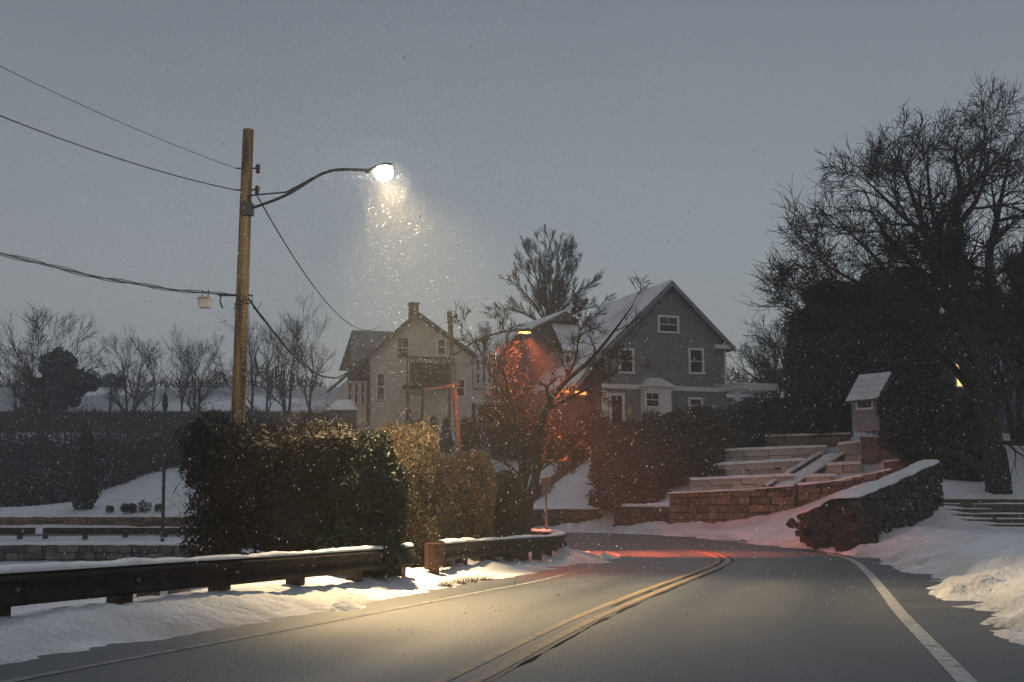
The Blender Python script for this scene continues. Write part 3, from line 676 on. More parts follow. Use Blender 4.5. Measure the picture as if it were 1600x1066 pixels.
for v in (262, 296):
    q = np.array(loc(on(v))); mb = MB()
    mb.tube([q+np.array([-.22, -.02, 0]), q+np.array([.24, -.02, 0])], .018, 6); mb.ball(q+np.array([.24, -.02, .02]), (.06, .06, .08)); mb.ball(q+np.array([.24, -.02, -.07]), (.05, .05, .05))
    mb.build('insulator', 'darkmetal', t)
q = np.array(loc(on(463))); mb = MB(); mb.tube([q+np.array([-.5, 0, .02]), q+np.array([.22, 0, .02])], .02, 6); mb.tube([q+np.array([.2, 0, 0]), q+np.array([.24, -.02, -.25]), q+np.array([.32, -.02, -.32]), q+np.array([.4, 0, -.12])], .009, 5)
mb.tube([q+np.array([-.45, 0, 0]), q+np.array([-.46, -.02, -.12]), q+np.array([-.40, -.02, -.26])], .02, 5); mb.build('cable_hook', 'darkmetal', t)
mb = MB()
for dz in (-.02, -.1):
    c = q + np.array([0, 0, dz-.1]); ringp = [c+np.array([.155*cos(a), .155*sin(a), .06*cos(a)]) for a in np.linspace(0, 2*pi, 17)]; mb.tube(ringp, .012, 5, False)
mb.build('strap', 'darkmetal', t)
# luminaire: cobra-head housing with a drop glass
hd = norm((tip[0]-a0[0], tip[1]-a0[1], 0)); yaw = math.atan2(hd[1], hd[0])
mb = MB(); secs = [(-.1, .045, .04), (.05, .07, .05), (.25, .11, .06), (.5, .12, .06), (.60, .09, .04), (.64, .04, .02)]; n = 10
for (x, wy, hz) in secs:
    for j in range(n):
        a = 2*pi*j/n; mb.v.append((x, wy*cos(a), max(-.03, hz*sin(a))))
for i in range(len(secs)-1):
    for j in range(n):
        q = (j+1) % n; mb.f.append((i*n+j, i*n+q, (i+1)*n+q, (i+1)*n+j))
mb.f.append(tuple(range(n))[::-1]); mb.f.append(tuple((len(secs)-1)*n+j for j in range(n)))
hdo = mb.build('lamp_head', 'darkmetal', t, smooth=True); hdo.location = loc(tip+np.array([0, 0, 0])); hdo.rotation_euler = (0, 0, yaw)
LP = tip + np.array([hd[0]*.42, hd[1]*.42, -.17])
M['lens'] = emit('glowing_lamp_glass', (1., .88, .66), 560.)
mb = MB(); mb.ball((0, 0, 0), (.17, .17, .15), 16, 10); lens = mb.build('lamp_glass', M['lens'], hdo, smooth=True); lens.location = (.42, 0, -.12)
def spot(name, loc_, col, watts, ang, blend, rad, parent, d=(0, 0, -1)):
    l = bpy.data.lights.new(name, 'SPOT'); l.energy = watts; l.color = col; l.spot_size = ang; l.spot_blend = blend; l.shadow_soft_size = rad
    o = bpy.data.objects.new(name, l); link(o, parent); o.location = loc_
    o.rotation_euler = (math.atan2(sqrt(d[0]**2+d[1]**2), -d[2]), 0, math.atan2(d[1], d[0]) - pi/2 if (d[0] or d[1]) else 0); return o
LQ = LP+np.array([.02, -.27, -.06]); AIM = np.array([.1, 20.4, 0.])-LQ
spot('street_light', loc(LQ), (1., .71, .35), 13500, radians(86), 1.0, .12, t, d=tuple(AIM/np.linalg.norm(AIM)))

# ------------------------------------------------------------------ second, leaning pole with the orange lamp
QB = P(727, 842, 39.0); QB = (QB[0], 39.0, gz(QB[0], 39.0)); QT = P(702, 487, 39.3)
t2 = thing('utility_pole', QB, 'leaning timber pole lit orange, with bent arm and orange lamp by the cream house', 'utility pole')
l2 = lambda p: tuple(np.array(p)-np.array(QB))
mb = MB(); pl = [np.array(QB)*(1-s)+np.array(QT)*s for s in np.linspace(-.05, 1, 8)]; mb.tube([l2(q) for q in pl], list(np.linspace(.095, .075, 8)), 12); mb.build('shaft', 'pole_pale', t2)
on2 = lambda v: np.array(QB) + (np.array(QT)-np.array(QB))*((P(712, v, 39.1)[2]-QB[2])/(QT[2]-QB[2]))
LT = np.array(P(806, 516, 37.3)); a = on2(556)
arm2 = spline([a, a+(LT-a)*.35+np.array([0, 0, .16]), a+(LT-a)*.72+np.array([0, 0, .14]), LT], 14)
mb = MB().tube([l2(q) for q in arm2], .028, 6); mb.build('lamp_arm', 'darkmetal', t2)
ca, cb = np.array(P(662, 609, 38.6)), np.array(P(718, 600, 39.0)); mb = MB(); mb.tube([l2(ca), l2((ca+cb)/2+np.array([0, -.1, -.04])), l2(cb)], .045, 6); mb.build('cross_arm', 'pole_pale', t2)
q = on2(497); mb = MB(); mb.tube([l2(q+np.array([0, -.12, 0])), l2(q+np.array([.2, -.12, .04]))], .02, 5); mb.ball(l2(q+np.array([.2, -.12, .07])), .06, 8, 5); mb.build('insulator', 'darkmetal', t2)
LP2 = np.array(P(818, 520, 37.2))
mb = MB(); mb.tube([(-.2, 0, .0), (-.08, 0, .02), (.14, 0, .035), (.24, 0, .015)], [.03, .07, .085, .03], 10); mb.v = [(x, y, max(z, -.0)) for x, y, z in mb.v]
h2 = mb.build('lamp_head', 'darkmetal', t2, smooth=True); h2.location = l2(LP2+np.array([0, 0, .02]))
M['lens2'] = emit('glowing_orange_glass', (1., .33, .08), 8.)
mb = MB(); mb.ball((.03, 0, -.015), (.19, .1, .035), 14, 6); mb.build('lamp_glass', M['lens2'], h2, smooth=True)
spot('orange_light', l2(LP2+np.array([0, 0, -.12])), (1., .17, .06), 850, radians(138), .2, .1, t2)
spot('orange_light', l2(LP2+np.array([.1, -.05, -.12])), (1., .17, .08), 2900, radians(50), .8, .1, t2, d=norm((9.4, 11.0, -6.2)))  # extra beam added at the lamp to redden the stone wall
spot('orange_light', l2(LP2+np.array([.1, -.08, -.12])), (1., .15, .05), 24000, radians(60), 1.0, .1, t2, d=norm((3.5, .3, -6.5)))  # extra strong beam added to brighten the patch of road in the bend

# ------------------------------------------------------------------ wires
def wire(p0, p1, sag, rad, label, n=28, extra=0):
    p0 = np.array(p0); p1 = np.array(p1); mb = MB()
    for e_ in range(1+extra):
        pts = []
        for s in np.linspace(0, 1, n):
            q = p0*(1-s)+p1*s; q = q - np.array([0, 0, sag*4*s*(1-s)]) + (np.array([0, .03*sin(s*26+e_*2), .035*cos(s*26+e_*2)]) if e_ else 0); pts.append(tuple(q-p0))
        mb.tube(pts, rad*(.6 if e_ else 1), 5)
    o = mb.build('overhead_wire', 'wire'); o.location = p0; return tag(o, label, 'wire', 'overhead wires')
wire(on(262)+np.array([-.2, 0, 0]), P(-260, -30, 15), .15, .006, 'faint topmost wire running to the upper left corner')
wire(on(296)+np.array([-.2, 0, 0]), P(-260, 70, 15), .2, .012, 'dark wire from the pole top out past the left edge')
wire(on(463)+np.array([-.1, -.1, .02]), P(-260, 312, 15),   .25, .014, 'thick twisted cable bundle from mid pole to the left edge', 40, 2)
wire(on(463)+np.array([.1, -.1, .02]), P(548, 577, 66), 1.0, .022, 'thick cable bundle from mid pole down to the cream house', 40, 2)
wire(on(300)+np.array([.2, 0, 0]), P(596, 508, 72), 1.3, .016, 'thin dark wire from the pole top down to the cream house roof')
wire(on2(500), P(600, 430, 60) if False else P(640, 500, 73), .3, .010, 'thin wire from the leaning pole to the cream house chimney')
bx = P(320, 473, 25.4); mb = MB()
mb.hexa([(-.10,-.09,-.11),(.10,-.09,-.11),(.10,.09,-.11),(-.10,.09,-.11),(-.135,-.11,.08),(.135,-.11,.08),(.135,.11,.08),(-.135,.11,.08)])
tb = thing('cable_terminal', bx, 'small pale plastic terminal box hung from the thick cable left of the pole', 'box')
mb.build('housing', 'box', tb, bevel=.015)
mb = MB(); mb.hexa([(-.14,-.12,.083),(.14,-.12,.083),(.14,.12,.083),(-.14,.12,.083),(-.12,-.1,.12),(.12,-.1,.12),(.12,.1,.12),(-.12,.1,.12)]); mb.build('lid', 'box', tb)
mb = MB()
for x in (-.06, .06): mb.tube([(x, 0, .1), (x, 0, .26)], .012, 5)
mb.build('hanger', 'darkmetal', tb)

# ------------------------------------------------------------------ hedges inside the bend
def gb(x, y): return (x, y, gz(x, y))
b0 = gb(-3.9, 21.2); _r = random.Random(44)
HB = [(-3.7, 21.5, 1.40, 1.35, .8, 1.10), (-2.95, 21.4, 1.25, .75, .7, 1.15)] + [(_r.uniform(-4.95, -2.35), _r.uniform(21.0, 21.9), _r.uniform(.75, 2.15), _r.uniform(.45, .75), .6, _r.uniform(.4, .62)) for _ in range(20)]
HB = [(b[0]-.12, b[1], b[2]+.1, *b[3:]) for b in HB if not (b[0] < -4.4 and b[2] < 1.55)]
bush('clipped_hedge', b0, HB, 80000, .038, .38, 'hedge_dark',
     'big dark clipped hedge behind the near guardrail, in front of the utility pole', 'hedge', p=3.0, core=.82, lo=.70, bump=.14, shoots=9000)
bush('sprawling_shrub', gb(-4.95, 20.6), [(-4.85, 20.9, .85, .5, .5, .85)], 4200, .04, .35, 'hedge_dark', 'sparse twiggy shrub with snow behind it at the left end of the big hedge', 'shrub', core=0, lo=.2, seed=4)
bush('evergreen_shrub', gb(-2.15, 20.9), [(-2.22, 20.8, 1.3, .5, .55, 1.12), (-2.4, 20.3, .55, .65, .5, .5)], 12000, .06, .35, 'hedge_green', 'dark green conifer shrub at the right end of the big hedge', 'shrub', core=.7, seed=5, up=.6)
bush('dry_hedge', gb(-2.0, 24.0), [(-2.0, 24.2, 1.42, .62, .8, 1.36), (-1.75, 24.4, 1.15, .5, .8, 1.12)], 38000, .05, .13, 'hedge_brown', 'rounded brown twiggy hedge between the dark hedge and the tan one', 'hedge', p=3, core=.8, seed=6, lo=.7, up=1., shoots=2200)
bush('tan_hedge', gb(-1.0, 27.2), [(-.98, 27.2, 1.18, .58, .8, 1.16), (-1.2, 26.8, .95, .6, .7, .95)], 36000, .05, .12, 'hedge_tan', 'square-topped tan hedge glowing orange on top, beside the bend', 'hedge', p=5, core=.86, seed=7, lo=.78, up=1.5, bump=.06, shoots=1500)
bush('tan_hedge', gb(-.05, 29.4), [(-.20, 29.4, 1.0, .44, .7, 1.0)], 26000, .05, .12, 'hedge_brown', 'lower brown hedge between the tan hedge and the forked tree', 'hedge', p=4, core=.86, seed=8, lo=.76, up=1.2, bump=.07, shoots=1200)
# dry grass at the snow edge
def tuft(x, y, n, h, m, label, cat, group, sc_=.12):
    rs = np.random.RandomState(int(abs(x*100+y*31)) % 9999); V = []; F = []
    z = gz(x, y)
    for i in range(n):
        a = rs.rand(2)*sc_*2-sc_; l = h*(.5+.7*rs.rand()); d = rs.normal(size=2)*.5*l; wv = .006
        k = len(V); V += [(a[0]-wv, a[1], -.03), (a[0]+wv, a[1], -.03), (a[0]+d[0], a[1]+d[1], l)]; F.append((k, k+1, k+2))
    o = mesh_np('grass_tuft', V, F, m); o.location = (x, y, z); return tag(o, label, cat, group)
for i, (u, v) in enumerate(((700, 916), (722, 911), (742, 908), (762, 905))):
    x, y, _ = G(u, v, .02); tuft(x-.05, y, 60, .13, 'deadleaf', 'dry grass tuft poking through the snow at the left kerb, %s of four' % ('nearest', 'second nearest', 'third nearest', 'farthest')[i], 'grass', 'dry grass tufts at the kerb')

# ------------------------------------------------------------------ forked tree inside the bend, sign post
fb = gb(.32, 36.1); tr = Tree(21, maxlev=4, kids=(3, 5), rmin=.009, ratio=.6)
pp = lambda u, v, y: np.array(P(u, v, y-.1))
root = np.array(fb) - np.array([0, 0, .2])
tr.limb([root, pp(814, 790, 36.2), pp(817, 740, 36.2), pp(815, 690, 36.3), pp(800, 630, 36.6), pp(785, 570, 37)], .17, .05, 2, 2.2)
tr.limb([root, pp(826, 790, 36.1), pp(838, 740, 36), pp(842, 690, 36), pp(852, 640, 36), pp(880, 600, 36), pp(925, 560, 36), pp(965, 510, 36), pp(988, 478, 36)], .16, .02, 2, 1.9)
tr.limb([pp(815, 745, 36.2), pp(795, 728, 36), pp(770, 715, 35.8), pp(740, 712, 35.6)], .05, .015, 2, 1.2)
tr.limb([pp(838, 740, 36), pp(858, 725, 35.8), pp(885, 712, 35.6)], .045, .012, 2, 1.1)
tr.limb([pp(852, 640, 36), pp(880, 628, 35.8), pp(930, 600, 35.5), pp(985, 570, 35.5)], .06, .015, 2, 1.3)
tr.limb([pp(880, 600, 36), pp(900, 560, 36.2), pp(905, 520, 36.4), pp(925, 490, 36.5)], .05, .012, 2, 1.4)
tr.limb([pp(800, 630, 36.6), pp(770, 590, 36.6), pp(745, 540, 36.6), pp(730, 515, 36.6)], .05, .012, 2, 1.4)
ft = tr.build('forked_tree', fb, 'forked tree with dense brown crown under the orange lamp, inside the bend', 'tree')
pp = lambda u, v, y: np.array(P(1530-(1530-u)*.90 if u < 1530 else u, 560-(560-v)*.88 if v < 560 else v, y))
bl = [(-.35, 1.9, 5.0, .5, .5, .7), (-.4, 2.1, 4.3, .8, .8, .7), (-.2, 2.5, 3.6, 1.2, 1.0, .7), (-.9, 2.0, 3.6, .8, .9, .6), (.7, 3.2, 3.4, .9, .8, .6), (-.5, .1, 3.5, .8, .4, .7)]
pts, rs = leaf_pts(bl, 4200, .25, 1.1, 2, 9, .2); leaf_mesh('dead_leaves', pts, .045, .5, 'deadleaf', ft, rs)
sb = gb(.98, 37.0); ts = thing('road_sign', sb, 'grey back of a road sign on a thin post inside the bend', 'road sign')
top = P(854, 747, 37.0)[2]-sb[2]
MB().box(-.03, .03, -.02, .02, -.3, top).build('post', 'sign', ts); MB().box(-.13, .13, .022, .032, top-.44, top+.02).build('sign_plate', 'sign', ts, bevel=.01)

# ------------------------------------------------------------------ left background: dark wall, tan wall, lawn, shrubs, lamp post
def wz(pts, dz): return [p[2]+dz for p in pts]
stone_wall('stone_wall', [(-33,56.2),(-25,56.2),(-18,56.3),(-11.5,56.0)], [-1.35]*4, [-.2]*4, 'blue-grey stone retaining wall below the far guardrail', 'stone_blue', .55, .30, .5, .10, seed=3, capw=.7)
stone_wall('stone_wall', [(-34,73.2),(-24,73.2),(-16,73.0)], [.05]*3, [.93,.93,.95], 'low tan stone wall at the foot of the snowy lawn', 'stone_tan', .62, .27, .4, .05, seed=4)
for i, (u, v) in enumerate(((195, 803), (205, 803), (222, 803), (247, 803), (168, 806))):
    x = P(u, v, 75.5)[0]; rad = (.28, .3, .5, .3, .22)[i]
    bush('small_shrub', gb(x, 75.5+i*.1), [(x, 75.5+i*.1, gz(x, 75.5)+.3, rad, .35, rad*.9)], 350, .08, .35, 'deadleaf',
         'tiny leafless shrub on the lawn behind the tan wall, %s from the left' % ('second', 'third', 'middle one, largest', 'last', 'first')[i], 'shrub', 'small shrubs above the tan wall', core=0, lo=.2, seed=30+i, stems=False)
x = P(130, 800, 77)[0]; z = gz(x, 77)
bush('cypress', (x, 77, z), [(x, 77, z+1.2, .85, .8, 1.4), (x, 77, z+2.9, .58, .55, 1.6), (x, 77, z+4.2, .32, .3, 1.0)], 9000, .11, .35, 'conifer', 'tall dark cone-shaped cypress standing on the snowy lawn', 'tree', core=.8, seed=12, up=.8)
pb = P(254, 845, 59.6); pb = (pb[0], 59.6, gz(pb[0], 59.6)); tl = thing('lamp_post', pb, 'slim dark unlit lamp post between the far guardrail and the big hedge', 'lamp post')
ztop = P(249, 622, 59.6)[2]-pb[2]; MB().tube([(0, 0, -.2), (-.1, 0, ztop-.5)], [.09, .07], 8).build('shaft', 'darkmetal', tl); MB().tube([(-.1, 0, ztop-.6), (-.11, 0, ztop-.35), (-.12, 0, ztop+.05), (-.12, 0, ztop+.25)], [.08, .15, .12, .03], 8).build('lantern', 'darkmetal', tl)
# woody thicket on the slope: one mass nobody could count
rs = np.random.RandomState(5); n = 95000
tx = rs.uniform(-75, -8, n); yb = np.clip(93.0 + np.minimum(tx+24.5, 0)*1.6 + 1.5*fbm(tx*.4, tx*0+3., 3), 81, 97); ty = yb + rs.rand(n)**1.6*34
hmax = 4.6 + 2.*fbm(tx*.15, ty*.15, 3)*2
tz = ground_h(tx[None], ty[None])[0]
th = np.clip(rs.rand(len(tx))**1.3*hmax*1.15, .02, 9)
ttop = 1.2 + .0745*ty + 3.2*fbm(tx*.3, ty*.08, 4)-.2
pts = np.stack([tx, ty, np.minimum(tz+th, ttop-.5*rs.rand(len(tx))**2)], 1)
leaf_mesh('thicket', pts, .26, .09, 'thicket', None, rs, up=2.5); _k = np.arange(len(tx)) % 3 == 0; _lp = np.stack([tx[_k], ty[_k], tz[_k]+.05+rs.rand(_k.sum())**2*1.1], 1)
_u = leaf_mesh('undergrowth', _lp, .34, .3, 'thicket', None, rs); tag(_u, 'dark low undergrowth covering the ground beneath the thicket', kind='stuff')
tag(bpy.data.objects['thicket'], 'dark leafless thicket covering the slope on the far left', kind='stuff')
# long low building
lb = (-52, 140, 9.0); tL = thing('long_building', lb, 'long low building with snowy sloping roof behind the thicket on the left', 'building')
zt = P(300, 603, 146)[2]-lb[2]; ze = P(300, 641, 138)[2]-lb[2]
MB().box(-20, 36, 0, 16, -2, ze-.1).build('wall', 'siding_brown', tL)
for x in range(-18, 36, 3): MB().box(x, x+1.6, -.06, -.01, ze-2.2, ze-.8).build('window', 'glass', tL)
mb = MB(); mb.hexa([(-21, -1.5, ze-.12), (37, -1.5, ze-.12), (37, 8, zt-.12), (-21, 8, zt-.12), (-21, -1.5, ze), (37, -1.5, ze), (37, 8, zt), (-21, 8, zt)]); mb.hexa([(-21, 8, zt-.12), (37, 8, zt-.12), (37, 17, ze-.12), (-21, 17, ze-.12), (-21, 8, zt), (37, 8, zt), (37, 17, ze), (-21, 17, ze)])
rf = mb.build('roof', mat('thin_roof_snow', (.32, .335, .355), (.80, .82, .84), .07, .8, contrast=(.50, .60), stretch=(1, 1.6, 1)), tL)
# far trees on the left
def far(u, Y, H, label, seed, **kw):
    x = P(u, 600, Y)[0]; z = gz(x, Y); return bare_tree('bare_tree', (x, Y, z), H, label, seed, **kw)
def htop(u, v, Y): x = P(u, v, Y); return x[2]-gz(x[0], Y)
TR = [(70, 104, 478, 'dense dark tree with a broad ragged crown at the far left, above the pine', 1.0, dict(stems=3, kids=(4, 6), spread=.6, rmin=.014)),
      (22, 108, 560, 'thin bare tree at the very left edge', .8, dict()),
      (205, 118, 515, 'bare tree with twin straight stems over the long snowy roof', .8, dict(stems=2)),
      (240, 135, 545, 'faint bare tree right of the twin-stemmed tree', .8, dict()),
      (172, 128, 555, 'faint bushy bare tree left of the twin-stemmed tree', .8, dict()),
      (308, 112, 522, 'round-crowned bare tree left of the tall utility pole', .9, dict(stems=2, spread=.55)),
      (285, 130, 540, 'faint bare tree directly left of the round-crowned one', .8, dict()),
      (395, 112, 505, 'slender bare tree just right of the tall utility pole', .8, dict(trunk=.4)),
      (450, 108, 495, 'slender forked bare tree midway between pole and cream house', .8, dict(trunk=.4, stems=2)),
      (418, 130, 520, 'faint thin bare tree between the two slender ones', .8, dict()),
      (485, 115, 505, 'slender bare tree left of the cream house', .8, dict(trunk=.35))]
for i, (u, Y, v, lab, s_, kw) in enumerate(TR): far(u, Y, htop(u, v, Y)*1.0, lab, 100+i, **{**dict(rmin=.011, kids=(3, 5)), **kw})
x = P(100, 600, 112)[0]; z = gz(x, 112); H = htop(100, 552, 112)
bush('pine_tree', (x, 112, z), [(x-.6, 112, z+H-1.2, 1.5, 1.4, 1.5), (x+.9, 112, z+H-2.6, 1.6, 1.4, 1.1), (x+2.2, 112, z+H-2.7, .9, 1, .7), (x-.8, 112, z+H-3.6, 2.2, 2, 1.5)], 6000, .22, .3, 'conifer', 'dark clumpy pine over the left end of the long roof', 'tree', core=.75, seed=50)
for i, (u, v) in enumerate(((142, 578), (150, 588), (178, 585))):
    Y = 165; x = P(u, v, Y)[0]; z = gz(x, Y); H = htop(u, v, Y)
    bush('spruce', (x, Y, z), [(x, Y, z+H*.35, 1.9+i*.7, 1.8, H*.4), (x, Y, z+H*.7, .9+i*.6, .9, H*.32)], 2200, .3, .3, 'conifer', 'distant dark spruce on the skyline, %s of three' % ('left one', 'middle one', 'right one')[i], 'tree', 'spruces on the skyline', core=.8, seed=60+i)

# ------------------------------------------------------------------ houses
class House:
    def __init__(s, name, u, v, Y, zbase, ang, label):
        p = P(u, v, Y); s.O = np.array([p[0], Y, zbase]); s.a = ang; s.t = thing(name, tuple(s.O), label, 'house', rz=ang)
    def L(s, u, v, depth=0.):          # where a spot of the facade is, in the house's own frame
        d = np.array(ray(u, v)); ey = np.array([-sin(s.a), cos(s.a), 0]); ex = np.array([cos(s.a), sin(s.a), 0]); C = np.array([0, 0, CAM_H])
        t = ((s.O-C)@ey + depth)/(d@ey); q = C+d*t-s.O; return float(q@ex), float(q[2])
    def window(s, u0, v0, u1, v1, depth=0., trim=.13, cols=1, rows=2, name='window', label=None):
        um = (u0+u1)/2; x0, z1 = s.L(u0, v0, depth)[0], s.L(um, v0, depth)[1]; x1, z0 = s.L(u1, v1, depth)[0], s.L(um, v1, depth)[1]; y = depth; mb = MB(); T = trim
        mb.box(x0, x1, y-.07, y+.0, z1-T, z1).box(x0-.04, x1+.04, y-.10, y+.0, z0, z0+T*.8).box(x0, x0+T, y-.065, y+.0, z0+T*.8, z1-T).box(x1-T, x1, y-.065, y+.0, z0+T*.8, z1-T)
        wv = mb.build(name, 'white', s.t)
        MB().box(x0+T, x1-T, y-.022, y+.0, z0+T*.8, z1-T).build('pane', 'glass', wv)
        mb = MB(); b = .022
        for i in range(1, rows): z = z0+T*.8+(z1-T-z0-T*.8)*i/rows; mb.box(x0+T, x1-T, y-.045, y-.024, z-b, z+b)
        for i in range(1, cols): x = x0+T+(x1-x0-2*T)*i/cols; mb.box(x-b*.7, x+b*.7, y-.043, y-.026, (z0+z1)/2+.03, z1-T)
        if mb.v: mb.build('glazing_bar', 'white', wv)
        return wv
    def roof(s, name, prof, y0, y1, th, m, snow=None, sth=.12, parent=None):
        """roof sheet over a profile of (x,z) points, running from y0 to y1"""
        mb = MB(); ms = MB()
        for (xa, za), (xb, zb) in zip(prof[:-1], prof[1:]):
            mb.hexa([(xa,y0,za-th),(xb,y0,zb-th),(xb,y1,zb-th),(xa,y1,za-th),(xa,y0,za),(xb,y0,zb),(xb,y1,zb),(xa,y1,za)])
            ms.hexa([(xa,y0+.02,za+.004),(xb,y0+.02,zb+.004),(xb,y1-.02,zb+.004),(xa,y1-.02,za+.004),(xa,y0+.05,za+sth),(xb,y0+.05,zb+sth),(xb,y1-.05,zb+sth),(xa,y1-.05,za+sth)])
        r = mb.build(name, m, parent or s.t)
        if snow: ms.build('roof_snow', snow, r)
        return r
    def band(s, u0, v0, u1, v1, m='white', out=.09, depth=0., name='trim'):
        um = (u0+u1)/2; x0, z1 = s.L(u0, v0, depth)[0], s.L(um, v0, depth)[1]; x1, z0 = s.L(u1, v1, depth)[0], s.L(um, v1, depth)[1]; return MB().box(x0, x1, depth-out, depth-.003, z0, z1).build(name, m, s.t)

# grey shingled house
H1 = House('grey_house', 1040, 640, 71, 5.0, radians(20), 'grey gabled house with white window trim and snowy roof above the terraces')
pk = H1.L(1045, 441); er = H1.L(1143, 545); el = H1.L(942, 545); fl = H1.L(893, 604); wl = H1.L(944, 560)[0]; wr = H1.L(1134, 560)[0]
D = 9.5; zi = lambda x: pk[1] + (er[1]-pk[1])*(x-pk[0])/(er[0]-pk[0]) if x > pk[0] else pk[1] + (el[1]-pk[1])*(x-pk[0])/(el[0]-pk[0])
MB().prism([(wl, -.5), (wr, -.5), (wr, zi(wr)-.15), (pk[0], pk[1]-.15), (wl, zi(wl)-.15)], 0, D).build('wall', 'siding_grey', H1.t)
H1.roof('roof', [fl, (el[0]-.25, el[1]-.2), pk, er], -.42, D+.4, .14, 'roof_bare', 'roofsnow', .10)
mb = MB()                                                                     # pale rake boards
for (xa, za), (xb, zb) in ((el, pk), (pk, er), (fl, (el[0]-.25, el[1]-.2))): mb.hexa([(xa,-.46,za-.30),(xb,-.46,zb-.30),(xb,-.425,zb-.30),(xa,-.425,za-.30),(xa,-.46,za-.02),(xb,-.46,zb-.02),(xb,-.425,zb-.02),(xa,-.425,za-.02)])
mb.build('rake_board', 'siding_slate', H1.t)
H1.window(1027, 493, 1061, 521, cols=2, rows=2); H1.window(966, 544, 991, 584); H1.window(1075, 544, 1100, 585); H1.window(1075, 621, 1098, 646)
H1.band(940, 603, 1131, 610); H1.band(1114, 540, 1144, 546, out=.4, name='cornice_return'); H1.band(1131, 548, 1135, 604, out=.05, name='corner_board'); H1.band(940, 611, 950, 662, out=.08, name='corner_board')
d = H1.window(951, 614, 976, 668, name='door', rows=1, trim=.16); d['label'] = 'dark glazed door with white frame'
x0, z1 = H1.L(1001, 606); x1, z0 = H1.L(1038, 652); pb_ = MB().box(x0, x1, -.9, 0, z0-.6, z1).build('bay', 'white', H1.t)
H1.window(1007, 612, 1031, 637, depth=-.9, rows=2, cols=2, trim=.1)
pm = (x0+x1)/2; mb = MB(); mb.v = [(x0-.25, -1.15, z1), (x1+.25, -1.15, z1), (x1+.25, 0, z1), (x0-.25, 0, z1), (pm-.35, -.35, z1+.55), (pm+.35, -.35, z1+.55), (pm+.35, -.003, z1+.55), (pm-.35, -.003, z1+.55)]
mb.f = [(0,3,2,1),(4,5,6,7),(0,1,5,4),(1,2,6,5),(2,3,7,6),(3,0,4,7)]; mb.build('bay_roof', 'roofsnow', H1.t)
x0, z1 = H1.L(1128, 612); MB().box(x0, x0+.26, -1.6, -1.35, -.5, z1).build('porch_post', 'white', H1.t); xr = H1.L(1176, 606)[0]
MB().box(x0-.2, xr+.4, -1.9, 1.5, z1, z1+.22).build('porch_roof', 'white', H1.t); MB().box(x0-.25, xr+.45, -1.95, 1.55, z1+.224, z1+.34).build('porch_snow', 'roofsnow', H1.t)
x0, z1 = H1.L(979, 634); x1, z0 = H1.L(985, 648); q = MB().box(x0, x1, -.12, -.08, z0, z1).build('wall_plaque', 'yellow', H1.t); q['label'] = 'small yellow plaque beside the door'
# dark side porch on its left, with two orange lamps
xA, zA = H1.L(862, 606); xB, _ = H1.L(938, 606)
MB().box(xA, xB, 1.4, 5, -.5, zA).build('porch_wall', 'siding_brown', H1.t)
M['porchlamp'] = emit('orange_porch_lamp', (1., .36, .07), 2.2)
for (u0, v0, u1, v1) in ((868, 608, 889, 614), (899, 611, 916, 617)):
    a_, b_ = H1.L(u0, v0, 1.3); c_, d_ = H1.L(u1, v1, 1.3); MB().box(a_, c_, 1.26, 1.38, d_, b_).build('porch_light', M['porchlamp'], H1.t, bevel=.03)

# middle house with several snowy roofs
H2 = House('snowy_roof_house', 850, 640, 76, 5.4, radians(22), 'dark house with several snowy roof slopes between the cream and grey houses')
pk = H2.L(880, 488); a1 = H2.L(800, 528); a2 = H2.L(770, 562); a3 = H2.L(722, 624); br = H2.L(935, 560)
MB().prism([(a2[0], -.5), (br[0], -.5), (br[0], br[1]-.2), (pk[0], pk[1]-.2), (a1[0], a1[1]-.2), (a2[0], a2[1]-.2)], 0, 8).build('wall', 'siding_brown', H2.t)
H2.roof('roof', [a3, (a2[0]-.3, a2[1]-.75), a2, a1, pk, br], -.5, 8.4, .16, 'roof_bare', 'roofsnow', .12)
rx0, rz1 = H2.L(866, 500, -1.6); rx1, rz0 = H2.L(962, 548, -3.2)                               # roof plane facing the road
mb = MB(); mb.hexa([(rx0-.2, -3.2, rz0-.14), (rx1+.6, -3.2, rz0-.14), (rx1, -.4, rz1-.14), (rx0+.4, -.4, rz1-.14), (rx0-.2, -3.2, rz0), (rx1+.6, -3.2, rz0), (rx1, -.4, rz1), (rx0+.4, -.4, rz1)])
mb.build('front_roof', 'roofsnow', H2.t)
MB().box(rx0, rx1, -2.9, -.02, -.5, rz0-.1).build('front_wing', 'siding_slate', H2.t)
H2.window(881, 553, 893, 588, depth=-2.9, trim=.1); H2.window(903, 553, 915, 588, depth=-2.9, trim=.1)
gx0, gz1 = H2.L(880, 487, -.45); mb = MB(); hw = .95; mb.prism([(gx0-hw, gz1-.62), (gx0+hw, gz1-.62), (gx0, gz1-.02)], -.85, -.52); mb.build('small_gable', 'roof_bare', H2.t)
dx0, dz1 = H2.L(742, 560, -.6); dx1, dz0 = H2.L(768, 604, -.6); MB().box(dx0-.1, dx1+.1, -.6, 2.5, dz0-.1, dz1+.12).build('dormer', 'white', H2.t)
for u in (743, 752, 761): H2.window(u, 562, u+7, 600, depth=-.6, trim=.06)
x0, z0 = H2.L(716, 628, -1.6); x1, z1 = H2.L(778, 600, -1.6)
mb = MB(); mb.hexa([(x0, -1.9, z0-.12), (x1, -1.9, z0-.12), (x1, 0, z1-.12), (x0, 0, z1-.12), (x0, -1.9, z0), (x1, -1.9, z0), (x1, 0, z1), (x0, 0, z1)]); mb.build('porch_roof', 'roofsnow', H2.t)
